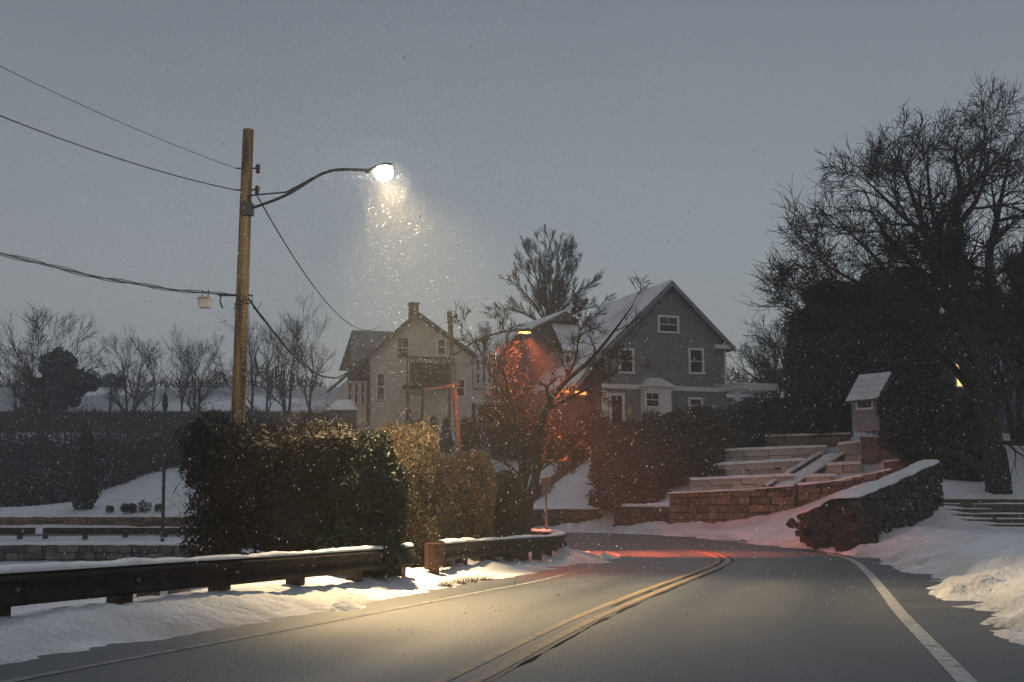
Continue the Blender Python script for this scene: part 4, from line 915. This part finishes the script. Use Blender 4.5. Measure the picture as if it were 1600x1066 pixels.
for u in (724, 745, 772): x, _ = H2.L(u, 640, -1.7); MB().box(x-.1, x+.1, -1.75, -1.55, -.4, z0-.1).build('porch_post', 'white', H2.t)
x, z = H2.L(756, 672, -1.7); 
for i in range(9): MB().box(x0+.1+i*.25, x0+.15+i*.25, -1.7, -1.66, z-.5, z+.3).build('baluster', 'white', H2.t)
MB().box(x0, x1, -1.73, -1.63, z+.3, z+.38).build('handrail', 'white', H2.t)

# cream house
H3 = House('cream_house', 655, 660, 70, 4.6, radians(14), 'cream gabled house with chimney and balcony left of the leaning pole')
pk = H3.L(650, 489); el = H3.L(540, 586); er = H3.L(742, 556); wl = H3.L(576, 600)[0]; wr = H3.L(737, 600)[0]; D = 10
sl = (pk[1]-er[1])/(er[0]-pk[0]); sll = (pk[1]-el[1])/(pk[0]-el[0])
MB().prism([(wl, -1.5), (wr, -1.5), (wr, pk[1]-(wr-pk[0])*sl-.12), (pk[0], pk[1]-.12), (wl, pk[1]-(pk[0]-wl)*sll-.12)], 0, D).build('wall', 'siding_cream', H3.t)
H3.roof('roof', [el, pk, er], -.5, D+.3, .18, 'roof_bare', 'roof_dark', .06)
x0, z1 = H3.L(550, 516, 5.5); x1, _ = H3.L(612, 516, 5.5); _, z0 = H3.L(550, 560, 2.8)
MB().prism([(x0+.3, -1), (x1+1, -1), (x1+1, z0), (x0+.3, z0)], 3.2, 8).build('side_wing', 'siding_cream', H3.t)
mb = MB(); mb.hexa([(x0-.4,2.8,z0-.12),(x1+1.5,2.8,z0-.12),(x1+1.5,5.5,z1-.12),(x0,5.5,z1-.12),(x0-.4,2.8,z0),(x1+1.5,2.8,z0),(x1+1.5,5.5,z1),(x0,5.5,z1)]); mb.hexa([(x0,5.5,z1-.12),(x1+1.5,5.5,z1-.12),(x1+1.5,8.3,z0-.12),(x0-.4,8.3,z0-.12),(x0,5.5,z1),(x1+1.5,5.5,z1),(x1+1.5,8.3,z0),(x0-.4,8.3,z0)]); mb.build('wing_roof', 'roof_dark', H3.t)
mb = MB(); mb.hexa([(x0+.25,3.2,z0-.01),(x0+.3,3.2,z0-.01),(x0+.3,8,z0-.01),(x0+.25,8,z0-.01),(x0+.25,5.4,z1-.2),(x0+.3,5.4,z1-.2),(x0+.3,5.6,z1-.2),(x0+.25,5.6,z1-.2)]); mb.build('wing_gable', 'siding_brown', H3.t)
x0, z1 = H3.L(641, 475, 3); x1, z0 = H3.L(654, 505, 3); MB().box(x0, x1, 3, 3.6, z0-.8, z1).box(x0-.05, x1+.05, 2.95, 3.65, z1+.002, z1+.1).build('chimney', 'brick', H3.t)
H3.window(619, 527, 639, 561, trim=.05, cols=2, rows=2); H3.window(682, 528, 697, 556, trim=.1); H3.window(588, 583, 601, 626, trim=.06); H3.window(712, 592, 727, 620, trim=.07)
x0, zf = H3.L(636, 600, -1.4); x1, zr = H3.L(704, 560, -1.4)
MB().box(x0, x1, -1.4, 0-.003, zf-.12, zf+.02).build('balcony_floor', 'wood', H3.t); MB().box(x0, x1, -1.42, -1.34, zr-.06, zr+.04).build('balcony_rail', 'wood', H3.t)
n = 16
for i in range(n+1): x = x0+(x1-x0)*i/n; MB().box(x-.028, x+.028, -1.40, -1.36, zf+.02, zr-.06).build('baluster', 'wood', H3.t)
mb = MB(); mb.hexa([(x0+.6,-1.33,zf+.03),(x0+.75,-1.33,zf+.03),(x0+.75,-1.28,zf+.03),(x0+.6,-1.28,zf+.03),(x0+1.9,-1.33,zr),(x0+2.05,-1.33,zr),(x0+2.05,-1.28,zr),(x0+1.9,-1.28,zr)]); mb.build('stair_stringer', 'wood', H3.t)
for u in (637, 660, 702): x, _ = H3.L(u, 640, -1.35); MB().box(x-.07, x+.07, -1.4, -1.26, -1.5, zf-.12).build('porch_post', 'post_grey', H3.t)
x0b, z1b = H3.L(642, 566, -.05); x1b, z0b = H3.L(702, 600, -.05); MB().box(x0b, x1b, -.05, -.004, z0b, z1b).build('door', 'door', H3.t)
MB().box(H3.L(574,600)[0]-.03, H3.L(577,600)[0]+.02, -.12, -.03, -1.4, H3.L(575, 570)[1]).build('downpipe', 'darkmetal', H3.t)
lx0, lz1 = H3.L(541, 592, .6); lx1, lz0 = H3.L(577, 650, .6); MB().box(lx0, lx1, .6, 5, -1.5, lz1-.1).build('lean_to', 'siding_cream', H3.t)
for u in (543, 553, 563): H3.window(u, 597, u+7, 632, depth=.6, trim=.05)
# small shed with a snowy hipped roof left of it
x, _, z = P(536, 642, 62); tS = thing('garden_shed', (x, 62, z-2.2), 'small shed with snowy hipped roof left of the cream house', 'shed')
MB().box(-.55, .55, -.4, .8, -.5, 2.2).build('wall', 'siding_brown', tS); mb = MB(); mb.v = [(-.75,-.6,2.2),(.75,-.6,2.2),(.75,1,2.2),(-.75,1,2.2),(-.3,.1,2.75),(.3,.1,2.75),(.3,.4,2.75),(-.3,.4,2.75)]; mb.f = [(0,3,2,1),(4,5,6,7),(0,1,5,4),(1,2,6,5),(2,3,7,6),(3,0,4,7)]; mb.build('roof', 'roofsnow', tS)
MB().box(-.2, .3, -.46, -.405, 1.0, 1.8).build('window', 'glass', tS)
for i, u in enumerate((638, 656, 677, 697, 727, 740)):
    Y = 67; x = P(u, 690, Y)[0]; z = gz(x, Y); H = P(u, 652+3*(i % 2), Y)[2]-z
    bush('arborvitae', (x, Y, z), [(x, Y, z+H*.3, .36, .36, H*.34), (x, Y, z+H*.65, .22, .22, H*.36)], 1300, .09, .35, 'conifer', 'small pointed arborvitae in front of the cream house, %s from the left' % ('first', 'second', 'third', 'fourth', 'fifth', 'sixth')[i], 'shrub', 'row of arborvitae by the houses', core=.8, seed=70+i, up=1)

# ------------------------------------------------------------------ beyond the bend: low walls, slope, terraces
stone_wall('stone_wall', [(-3.0,60.5),(.0,58.6),(2.2,57.9),(3.9,57.3)], [.45,.5,.55,.5], [1.3,1.3,1.32,1.3], 'low dark stone wall behind the bend, left of the snowy gap', 'stone_dark', .5, .25, .45, .12, seed=9)
stone_wall('stone_wall', [(4.4,55.9),(5.45,54.8),(6.55,53.2)], [.3]*3, [1.42]*3, 'low dark stone wall behind the bend, right of the snowy gap', 'stone_dark', .5, .25, .45, .12, seed=10)
wc = [P(1046, 800, 53.0), P(1110, 800, 52.4), P(1180, 800, 51.8), P(1246, 800, 50.6)]
stone_wall('stone_wall', [(p[0], p[1]) for p in wc], [.5]*4, [P(1046,772,53)[2], P(1110,769,52.4)[2], P(1180,765,51.8)[2], P(1246,760,50.6)[2]], 'tall brown stone retaining wall glowing red under the terraces', 'stone_red', .38, .27, .6, .08, seed=11, capw=1.1)
we = [P(1246, 760, 50.6), P(1310, 756, 50.0), P(1392, 733, 49.4)]
stone_wall('stone_wall', [(p[0], p[1]) for p in we], [.6]*3, [P(1246,759,50.6)[2], P(1310,752,50)[2], P(1392,734,49.4)[2]], 'brown stone wall with rising snowy top behind the boulders', 'stone_red', .38, .27, .5, .08, seed=12)
wd = [(1246, 806, 43.6), (1290, 789, 39.8), (1338, 779, 38.0), (1400, 754, 40.3), (1472, 722, 43.0)]
stone_wall('stone_wall', [P(u, 800, Y)[:2] for u, v, Y in wd], [.5, .45, .4, .5, .55], [P(u, v, Y)[2] for u, v, Y in wd], 'big dark rubble wall with sloping snowy top beside the steps', 'stone_dark', .30, .22, .7, .10, seed=13, capw=.8)
for i, (u, v, Y, s_) in enumerate(((1238, 818, 43.6, .34), (1262, 830, 40.2, .3))):
    x, _, z = P(u, v, Y); rs = np.random.RandomState(80+i); o = bpy.data.objects.new('boulder', rock(s_, 80+i)); link(o); o.location = (x, Y, z)
    tag(o, 'rough grey boulder at the foot of the dark wall, %s' % ('nearest the red-lit wall', 'nearest the road')[i], 'boulder', 'boulders at the wall foot')
# terrace walls of pale blocks
BLK = []
for s in range(4):
    rs = np.random.RandomState(s+5); mb = MB().box(-.5, .5, -.5, .5, -.5, .5); mb.v = [tuple(np.array(q)+rs.normal(0, .012, 3)) for q in mb.v]
    me = bpy.data.meshes.new('block'); me.from_pydata(mb.v, [], mb.f); me.update(); BLK.append(me)
_bc = {}
def blk(m):
    if m not in _bc:
        _bc[m] = []
        for b in BLK: c = b.copy(); c.materials.append(M[m]); _bc[m].append(c)
    return R.choice(_bc[m])
def terrace(uL, uR, vtL, vtR, h, YL, YR, label, m='block', bw=1.15, capd=2.2, courses=2, name='terrace_wall'):
    a, b = np.array(P(uL, vtL, YL)), np.array(P(uR, vtR, YR)); t = thing(name, tuple(a), label, 'wall', 'pale terrace walls'); t['kind'] = 'thing'; d = b-a; L = np.linalg.norm(d[:2]); u = d/L; ang = math.atan2(d[1], d[0])
    nb = np.array([-u[1], u[0], 0]); 
    for c in range(courses):
        s = -R.uniform(.1, .6)
        while s < L:
            l = bw*R.uniform(.8, 1.3); x0, x1 = max(0, s), min(L, s+l); s += l
            if x1-x0 < .15: continue
            q = u*(x0+x1)/2 + nb*(.16+R.uniform(-.012, .012)); hh = h/courses
            place_piece('block', blk(m), t, (q[0], q[1], q[2]-h+hh*(c+.5)), ((x1-x0)-.018, .32, hh-.014), ang)
    c0 = a+nb*.02; V = []
    n = max(4, int(L/.25)); K = [(-.04, -.02), (.02, .07), (.3, .10), (capd*.6, .10), (capd, .06), (capd+.05, -.3)]
    for i in range(n+1):
        for dpt, z in K:
            q = u*L*i/n + nb*dpt; V.append((q[0], q[1], q[2]+z*(1+.6*float(fbm(np.array(i*.6+uL), np.array(dpt*2+1.)))) + (.02*R.random() if dpt > 0 else 0)))
    k = len(K); F = [(i*k+j, (i+1)*k+j, (i+1)*k+j+1, i*k+j+1) for i in range(n) for j in range(k-1)]
    mesh_np('snow_cap', V, F, 'snowcap', t, smooth=True); return t
terrace(1078, 1240, 750, 743, .60, 55.0, 54.6, 'lowest pale block terrace wall left of the diagonal stair')
terrace(1108, 1258, 727, 719, .62, 57.6, 57.2, 'middle pale block terrace wall left of the diagonal stair')
terrace(1132, 1292, 704, 698, .68, 60.2, 59.8, 'upper pale block terrace wall below the clipped hedge')
terrace(1258, 1306, 745, 743, .62, 54.4, 54.2, 'short lowest pale block wall right of the diagonal stair', capd=1.8)
terrace(1283, 1345, 727, 724, .75, 56.6, 56.2, 'short middle pale block wall right of the diagonal stair', capd=1.5)
terrace(1310, 1346, 695, 690, 1.1, 58.4, 58.2, 'short tall pale block wall at the top of the stair', capd=1.5, courses=2)
terrace(1345, 1392, 682, 684, 1.9, 57.6, 57.4, 'plain brown block wall right of the terraces', 'block_brown', capd=.4, courses=4)
terrace(1382, 1440, 722, 716, .9, 54.4, 54.2, 'low brown block wall behind the big dark wall', 'block_brown', capd=1.0, courses=2)
terrace(1195, 1330, 682, 678, .7, 62.5, 62.2, 'dark block wall carrying the clipped hedge', 'block_brown', capd=.8, courses=2)
sa, sb_ = np.array(P(1213, 762, 53.6)), np.array(P(1300, 708, 58.6)); tst = thing('garden_stair', tuple(sa), 'diagonal timber garden stair climbing between the pale terrace walls', 'stairs')
d = sb_-sa
for o in (-.55, .55):
    q0 = np.array([o*.9, -o*.3, 0]); mb = MB(); a, b = q0, q0+d; hx = np.array([.06, 0, 0]); mb.hexa([a-hx+(0,0,-.25), a+hx+(0,0,-.25), b+hx+(0,0,-.25), b-hx+(0,0,-.25), a-hx, a+hx, b+hx, b-hx]); mb.build('stringer', 'post_grey', tst)
    snow_cap('snow_cap', [a, b], .2, .10, tst)
snow_cap('snow_cap', [np.array([0, 0, -.16]), d+np.array([0, 0, -.16])], .9, .13, tst)
for i in range(11): q = d*(i+.5)/11;  MB().box(q[0]-.5, q[0]+.5, q[1]-.18, q[1]+.18, q[2]-.24, q[2]-.16).build('tread', 'post_grey', tst)
# wide stone steps on the right
t = thing('stone_steps', P(1450, 826, 41.6), 'wide dark stone steps dusted with snow beside the big stone wall', 'stairs'); O = np.array(P(1450, 826, 41.6))
for i in range(6):
    o = MB().box(-.3+.02*i, 7.2, i*.36, i*.36+.5, i*.165-.2, i*.165+.13).build('step', 'step', t, bevel=.015)
    for j in range(4):
        a = R.uniform(.3, 4.5); l = R.uniform(.8, 2.2); snow_cap('snow_patch', [(a, i*.36+.15, i*.165+.132), (a+l*.5, i*.36+.15+R.uniform(-.03, .03), i*.165+.132), (a+l, i*.36+.16, i*.165+.132)], R.uniform(.12, .24), .035, o)
# sloping planted line on the snow slope
a, b = gb(.8, 60.6), gb(4.1, 66.6); tb_ = thing('timber_edging', a, 'dark timber edging with dead plants running up the snowy slope', 'edging')
mb = MB(); dd = np.array(b)-np.array(a); nn = np.array([.2, -.1, 0]); mb.hexa([-nn+(0,0,-.3), nn+(0,0,-.3), dd+nn+(0,0,-.3), dd-nn+(0,0,-.3), -nn+(0,0,.3), nn+(0,0,.3), dd+nn+(0,0,.3), dd-nn+(0,0,.3)]); mb.build('timber', 'wood', tb_)
pts, rs = leaf_pts([(*(dd*s+(0,0,.3)), .5, .5, .4) for s in (.08, .2, .55, .75, .9, 1.0)], 2500, .2, 1.1, 2, 3); leaf_mesh('dead_plants', pts, .09, .2, 'deadleaf', tb_, rs, up=1.)
# broadleaf evergreens on the slope
RH = [(985, 740, 57.0, 1.5, 1.3, 1.2, 'rounded evergreen bush lowest on the slope, nearest the bend'), (965, 700, 60.0, 1.3, 1.3, 1.3, 'evergreen bush on the slope just left of the biggest ones'), (1045, 715, 58.5, 1.6, 1.4, 1.5, 'evergreen bush in the middle of the bank beside the lowest terrace'),
      (1035, 670, 62.0, 1.5, 1.4, 1.4, 'evergreen bush hiding the bay window of the grey house'), (1100, 672, 61.5, 1.7, 1.5, 1.7, 'largest evergreen bush on the bank below the grey house'), (1160, 655, 64.0, 1.5, 1.5, 1.5, 'evergreen bush at the top right of the bank by the clipped hedge'),
      (1085, 720, 58.5, 1.1, 1.0, 1.0, 'evergreen bush touching the left end of the middle terrace'), (985, 668, 63.0, 1.2, 1.2, .9, 'evergreen bush in front of the glazed door')]
for i, (u, v, Y, rx, ry, rz, lab) in enumerate(RH):
    x, _, z = P(u, v+22, Y); g = gz(x, Y); bush('evergreen_bush', (x, Y, g), [(x, Y, z, rx, ry, rz), (x+R.uniform(-.5,.5), Y-.4, (z+g)/2, rx*.9, ry*.9, max(.6, (z-g)*.6)), (x+R.uniform(-.8,.8), Y-.3, z+rz*.45, rx*.5, ry*.6, rz*.6)], 9000, .10, .38, 'rhodo', lab, 'bush', 'evergreen bushes on the bank', core=.84, seed=90+i, lo=.8, bump=.16)
for i, (u, v, Y, rx, rz, lab) in enumerate(((1225, 655, 63.2, 1.1, .95, 'clipped box hedge on the top terrace, left half'), (1290, 655, 63.0, 1.2, .95, 'clipped box hedge on the top terrace, right half'))):
    x, _, z = P(u, v, Y); bush('box_hedge', (x, Y, z-rz), [(x, Y, z, rx, .8, rz)], 9000, .08, .35, 'hedge_dark', lab, 'hedge', 'clipped hedge on the top terrace', p=6, core=.9, lo=.86, seed=110+i, bump=.03)
x, _, z = P(880, 660, 66); g = gz(x, 66)
bush('dark_shrub', (x, 66, g), [(x, 66, g+1.0, 2.2, 1.2, 1.2), (x+1.6, 66.3, g+1.4, 1.2, 1, 1.1), (x-2.6, 66, g+.9, 1.6, 1, 1.0)], 9000, .09, .3, 'deadleaf', 'dark tangled shrubbery in front of the snowy-roofed house', 'shrub', core=.8, lo=.7, seed=120)

# playhouse
x, _, z = P(1370, 664, 55.5); tp = thing('playhouse', (x, 55.5, z), 'small grey playhouse with steep snowy roof under the dark evergreens', 'playhouse', rz=radians(38))
W_, D_, hw, hp = .78, 1.4, 1.2, 2.15
MB().prism([(-W_/1.0, -.3), (W_, -.3), (W_, hw), (0, hp), (-W_, hw)], -D_/2, D_/2).build('wall', 'siding_slate', tp)
mb = MB(); ms = MB()
for sgn in (-1, 1):
    xa, za, xb, zb = 0, hp+.06, sgn*(W_+.25), hw-.2
    mb.hexa([(xa,-D_/2-.2,za-.06),(xb,-D_/2-.2,zb-.06),(xb,D_/2+.2,zb-.06),(xa,D_/2+.2,za-.06),(xa,-D_/2-.2,za),(xb,-D_/2-.2,zb),(xb,D_/2+.2,zb),(xa,D_/2+.2,za)])
    for k in range(4):
        f0, f1 = k/4, (k+1)/4-.03; l = lambda f, h: (xa+(xb-xa)*f, za+(zb-za)*f+h)
        (p0x, p0z), (p1x, p1z) = l(f0, .005), l(f1, .005); (q0x, q0z), (q1x, q1z) = l(f0, .04), l(f1, .07)
        ms.hexa([(p0x,-D_/2-.15,p0z),(p1x,-D_/2-.15,p1z),(p1x,D_/2+.15,p1z),(p0x,D_/2+.15,p0z),(q0x,-D_/2-.12,q0z),(q1x,-D_/2-.12,q1z),(q1x,D_/2+.12,q1z),(q0x,D_/2+.12,q0z)])
r = mb.build('roof', 'roof_bare', tp); ms.build('roof_snow', 'roofsnow', r)
MB().box(-W_-.05, -W_-.002, -.45, .45, .62, .70).box(-W_-.05, -W_-.002, -.45, .45, 1.12, 1.2).box(-W_-.05, -W_-.002, -.45, -.37, .7, 1.12).box(-W_-.05, -W_-.002, .37, .45, .7, 1.12).build('window', 'white', tp)
MB().box(-W_-.02, -W_-.001, -.37, .37, .7, 1.12).build('pane', 'glass', bpy.data.objects[[o.name for o in tp.children if o.name.startswith('window')][0]])
MB().box(-.35, .35, -D_/2-.04, -D_/2-.002, -.2, 1.1).build('door', 'door', tp)

# ------------------------------------------------------------------ trees on the right
def evergreen(u, v, Y, blobs, n, lab, seed, size=.16):
    x, _, z0 = P(u, v, Y); g = gz(x, Y); bl = [(x+a, Y+b, P(u, c, Y)[2], rx, ry, rz) for a, b, c, rx, ry, rz in blobs]
    return bush('dark_evergreen', (x, Y, g), bl, n, size, .3, 'conifer', lab, 'tree', 'dark evergreens on the right', core=.86, lo=.78, seed=seed, bump=.18)
evergreen(1290, 640, 64, [(0, 0, 555, 1.75, 1.8, 2.9), (.5, 0, 480, 1.4, 1.5, 1.2), (-.3, 0, 600, 1.5, 1.5, 1.6)], 22000, 'dense dark evergreen standing left above the clipped hedge', 200)
evergreen(1370, 640, 61, [(0, 0, 540, 1.9, 1.8, 3.0), (.3, -.3, 480, 1.6, 1.5, 1.5), (.6, -.3, 610, 1.7, 1.5, 1.6)], 22000, 'dense dark evergreen directly behind the playhouse', 201)
evergreen(1420, 660, 58, [(0, 0, 540, 1.5, 1.6, 3.0), (.1, -.4, 640, 1.6, 1.5, 1.8), (0, 0, 470, 1.3, 1.4, 1.3)], 22000, 'dense dark evergreen between the playhouse and the big bare tree', 202)
evergreen(1425, 690, 53.5, [(0, 0, 655, 1.25, 1.1, 1.6), (.9, .3, 690, 1.0, .9, 1.2)], 12000, 'dark drooping evergreen behind the top of the big stone wall', 203, .13)
evergreen(1512, 735, 50, [(0, 0, 690, 1.0, 1.0, 1.5), (-.2, 0, 740, .95, .9, .9)], 10000, 'low dark evergreen left of the big tree trunk', 204, .13)
evergreen(1640, 560, 56, [(0, 0, 520, 2.0, 1.8, 3.2), (.4, 0, 430, 1.8, 1.6, 2.2)], 12000, 'dark evergreen at the right edge behind the big bare tree', 205)
tb0 = gb(17.55, 46.4); tr = Tree(33, maxlev=3, kids=(5, 6), rmin=.012, ratio=.72, wob=.13, trop=.015, minlen=.25, ang=(.4, .9), first=.12)
rt = np.array(tb0)-np.array([0, 0, .3]); Yt = 46.4
tr.limb([rt, pp(1556, 720, Yt), pp(1545, 670, Yt), pp(1535, 610, Yt), pp(1525, 540, Yt)], .50, .30, 3, 3)
tr.limb([pp(1527, 545, Yt), pp(1508, 480, Yt), pp(1497, 410, Yt), pp(1490, 330, Yt), pp(1496, 250, Yt), pp(1488, 200, Yt), pp(1494, 165, Yt)], 0.351, 0.026, 1, 2.9, 20)
tr.limb([pp(1530, 560, Yt), pp(1495, 500, Yt-.6), pp(1460, 430, Yt-1), pp(1437, 340, Yt-1.2), pp(1410, 260, Yt-1.2), pp(1380, 190, Yt-1.4)], 0.270, 0.026, 1, 2.9, 18)
tr.limb([pp(1535, 610, Yt), pp(1480, 540, Yt-1), pp(1400, 450, Yt-1.5), pp(1340, 370, Yt-1.8), pp(1290, 325, Yt-2)], 0.230, 0.026, 1, 2.9, 18)
tr.limb([pp(1540, 640, Yt), pp(1470, 560, Yt+1), pp(1380, 490, Yt+1), pp(1300, 460, Yt+1), pp(1225, 450, Yt+1.2)], 0.189, 0.019, 1, 2.7, 16)
tr.limb([pp(1525, 545, Yt), pp(1555, 470, Yt+.5), pp(1545, 390, Yt+.8), pp(1560, 300, Yt+1), pp(1580, 190, Yt+1.2)], 0.270, 0.026, 1, 2.9, 18)
tr.limb([pp(1530, 570, Yt), pp(1590, 500, Yt+.5), pp(1620, 420, Yt+.5), pp(1650, 300, Yt+1)], 0.270, 0.026, 1, 2.9, 16)
tr.limb([pp(1508, 480, Yt), pp(1480, 390, Yt+1), pp(1450, 310, Yt+1.5), pp(1440, 200, Yt+2), pp(1455, 170, Yt+2)], 0.176, 0.019, 1, 2.7, 16)
tr.limb([pp(1548, 690, Yt), pp(1590, 690, Yt-.3), pp(1640, 660, Yt-.5)], .09, .02, 2, 2.2)
tr.limb([pp(1497, 500, Yt), pp(1420, 400, Yt+1.5), pp(1360, 330, Yt+2), pp(1330, 260, Yt+2)], 0.162, 0.019, 1, 2.7, 16)
tr.limb([pp(1437, 340, Yt-1.2), pp(1400, 310, Yt-1), pp(1350, 260, Yt-1), pp(1310, 225, Yt-.8)], 0.108, 0.016, 1, 2.6, 14)
tr.limb([pp(1400, 450, Yt-1.5), pp(1330, 430, Yt-1.8), pp(1265, 395, Yt-2), pp(1225, 365, Yt-2)], 0.108, 0.016, 1, 2.6, 14)
tr.limb([pp(1490, 330, Yt), pp(1530, 270, Yt-.5), pp(1545, 200, Yt-.8), pp(1550, 150, Yt-1)], 0.121, 0.016, 1, 2.6, 14)
tr.limb([pp(1380, 490, Yt+1), pp(1310, 500, Yt+.8), pp(1240, 490, Yt+.5), pp(1195, 455, Yt+.5)], 0.095, 0.016, 1, 2.4, 14)
big = tr.build('big_bare_tree', tb0, 'big spreading bare tree with dark leaning trunk above the stone steps', thick=.045)
bare_tree('bare_tree', gb(*P(1255, 640, 72)[:2]), htop(1240, 480, 72), 'low spreading bare tree over the left edge of the dark evergreens', 141, stems=3, maxlev=3, kids=(5, 7), fan=.14, bark='bark', group='bare trees on the right', spread=.9)
bare_tree('bare_tree', gb(*P(1213, 640, 78)[:2]), htop(1215, 520, 78), 'small bare tree right of the grey house, trunk showing', 142, bark='bark', group='bare trees on the right', spread=.8, r=.22)
bare_tree('bare_tree', gb(*P(1193, 640, 82)[:2]), htop(1190, 545, 82), 'faint small bare tree close to the right corner of the grey house', 143, bark='bark', group='bare trees on the right', spread=.8)
bare_tree('bare_tree', gb(*P(1590, 640, 62)[:2]), htop(1590, 360, 62), 'bare tree at the right edge behind the big one', 144, stems=3, maxlev=3, kids=(5, 7), fan=.14, bark='bark', group='bare trees on the right', spread=.7)
fb2 = gb(*P(862, 600, 92)[:2]); tr = Tree(145, maxlev=3, kids=(5, 7), rmin=.010, ratio=.55, wob=.05, trop=.05, ang=(.22, .55), first=.15, minlen=.2); pq = lambda u, v, dy=0.: np.array(P(u, v, 92+dy))
tr.limb([np.array(fb2)-(0, 0, .3), pq(862, 560), pq(860, 505)], .34, .26, 3, 1)
for k_, (u, v) in enumerate(((783, 470), (796, 425), (808, 398), (824, 382), (842, 372), (858, 365), (874, 370), (892, 380), (906, 402), (920, 430), (932, 468), (838, 400), (884, 405))):
    dy = (k_ % 5-2)*.9; tr.limb([pq(860, 515+(k_ % 3)*8), pq(860+(u-860)*.30, 515+(v-515)*.33, dy*.4), pq(860+(u-860)*.66, 515+(v-515)*.66, dy*.8), pq(u, v+12, dy)], .13, .014, 1, 2.6, 12)
tr.build('broad_bare_tree', fb2, 'large fan-shaped bare tree rising behind the snowy-roofed house', 'tree', 'bare trees behind the houses', thick=.04, bark='barklight', twig='barklight')
bare_tree('bare_tree', gb(*P(770, 600, 88)[:2]), htop(770, 500, 88), 'low bare tree between the cream house and the snowy-roofed house', 146, stems=3, group='bare trees behind the houses', spread=.8, rmin=.018)
# house with a lit window behind the right-hand trees, and a snowy shed roof right of the grey house
x, _, z = P(1535, 640, 68); tR = thing('dark_house', (x, 68, gz(x, 68)), 'dark house glimpsed through the right-hand trees with one warm lit window', 'house')
zb = gz(x, 68); MB().prism([(-4, -.5), (5, -.5), (5, 5), (.5, 8), (-4, 5)], 0, 8).build('wall', 'siding_brown', tR)
H9 = House.__new__(House); H9.O = np.array([x, 68, zb]); H9.a = 0; H9.t = tR
H9.roof('roof', [(-4.5, 4.7), (.5, 8.1), (5.5, 4.7)], -.4, 8.3, .15, 'roof_bare', 'roofsnow')
H9.window(1552, 560, 1566, 600, trim=.1); wn = H9.window(1490, 552, 1514, 606, trim=.1)
for c in wn.children:
    if c.name.startswith('pane'):
        c.data.materials.clear(); c.data.materials.append(emit('lit_window', (1., .50, .15), 2.2))
x, _, z = P(1165, 612, 84); tg = thing('garage', (x, 84, z-2.6), 'low garage with snowy roof just right of the grey house', 'garage')
MB().box(-1.6, 2.2, 0, 4, -1.5, 2.2).build('wall', 'siding_slate', tg); mb = MB(); mb.hexa([(-1.9,-.4,2.2),(2.5,-.4,2.2),(2.5,4.4,2.2),(-1.9,4.4,2.2),(-1.9,1.4,3.3),(2.5,1.4,3.3),(2.5,2.2,3.3),(-1.9,2.2,3.3)]); mb.build('roof', 'roofsnow', tg); MB().box(-.9, 1.2, -.05, -.003, 0, 1.9).build('garage_door', 'white', tg)
# far woods on the skyline
rs = np.random.RandomState(77); n = 16000; tx = rs.uniform(-160, 160, n); ty = rs.uniform(190, 225, n); g = ground_h(tx[None], ty[None])[0]
pts = np.stack([tx, ty, g + rs.rand(n)**.7*(6+4*fbm(tx*.08, ty*.02, 3)*2)], 1); o = leaf_mesh('far_woods', pts, 1.1, .12, 'thicket', None, rs, up=2.5); tag(o, 'faint grey woods along the far skyline', kind='stuff')

# ------------------------------------------------------------------ falling snow and the hazy air
rs = np.random.RandomState(99); n = 56000
fy = 7 + 38*rs.rand(n)**(1/2.4); fx = (rs.rand(n)*2-1)*.56*fy; fz = rs.rand(n)*(2.0+.36*fy+2)
fz = np.clip(fz, 0, 15.5); fc = np.stack([fx, fy, fz], 1); fc = fc[(fz < 1.2+.14*fy) | (rs.rand(n) < .22)]; NB = len(fc)
fc = np.concatenate([fc, LAMP + rs.normal(size=(900, 3))*.7]); ex = rs.normal(size=(16000, 3))*np.array([2.5, 2.6, 2.6]) + (LAMP + np.array([0, 0, -.9])); fc = np.concatenate([fc, ex]); n = len(fc)   # extra flakes added round the lamp to build up its halo
s = (.0042 + .0048*rs.rand(n)**2.5)[:, None]; s[NB:] *= .85; ax = np.stack([rs.normal(.12, .25, n), rs.normal(0, .2, n), np.ones(n)], 1); ax /= np.linalg.norm(ax, axis=1)[:, None]
b = np.cross(ax, rs.normal(size=(n, 3))); b /= np.linalg.norm(b, axis=1)[:, None]; c = np.cross(ax, b); ln = (1.3+1.4*rs.rand(n))[:, None]
V = np.stack([fc+ax*s*ln, fc+b*s, fc+(-.5*b+.87*c)*s, fc+(-.5*b-.87*c)*s, fc-ax*s*ln], 1).reshape(-1, 3)
k = (np.arange(n)*5)[:, None]; F = np.concatenate([k+np.array([[0,1,2]]), k+np.array([[0,2,3]]), k+np.array([[0,3,1]]), k+np.array([[4,2,1]]), k+np.array([[4,3,2]]), k+np.array([[4,1,3]])])
tag(mesh_np('falling_snow', V, F, 'flake'), 'falling snowflakes filling the air around the street lamp', kind='stuff')

hz = MB().box(-168, 168, -58, 262, -3.4, 36)
mh = bpy.data.materials.new('snowy_air'); mh.use_nodes = True; mh.cycles.volume_sampling = 'EQUIANGULAR'; t = mh.node_tree; t.nodes.clear()
om = N('ShaderNodeOutputMaterial', t); pv = N('ShaderNodeVolumePrincipled', t); pv.inputs['Color'].default_value = (.90, .93, .96, 1); pv.inputs['Density'].default_value = .0017; pv.inputs['Anisotropy'].default_value = .35
t.links.new(pv.outputs[0], om.inputs['Volume']); ho = hz.build('haze', mh); tag(ho, 'thin grey snowy haze filling the air', kind='stuff')
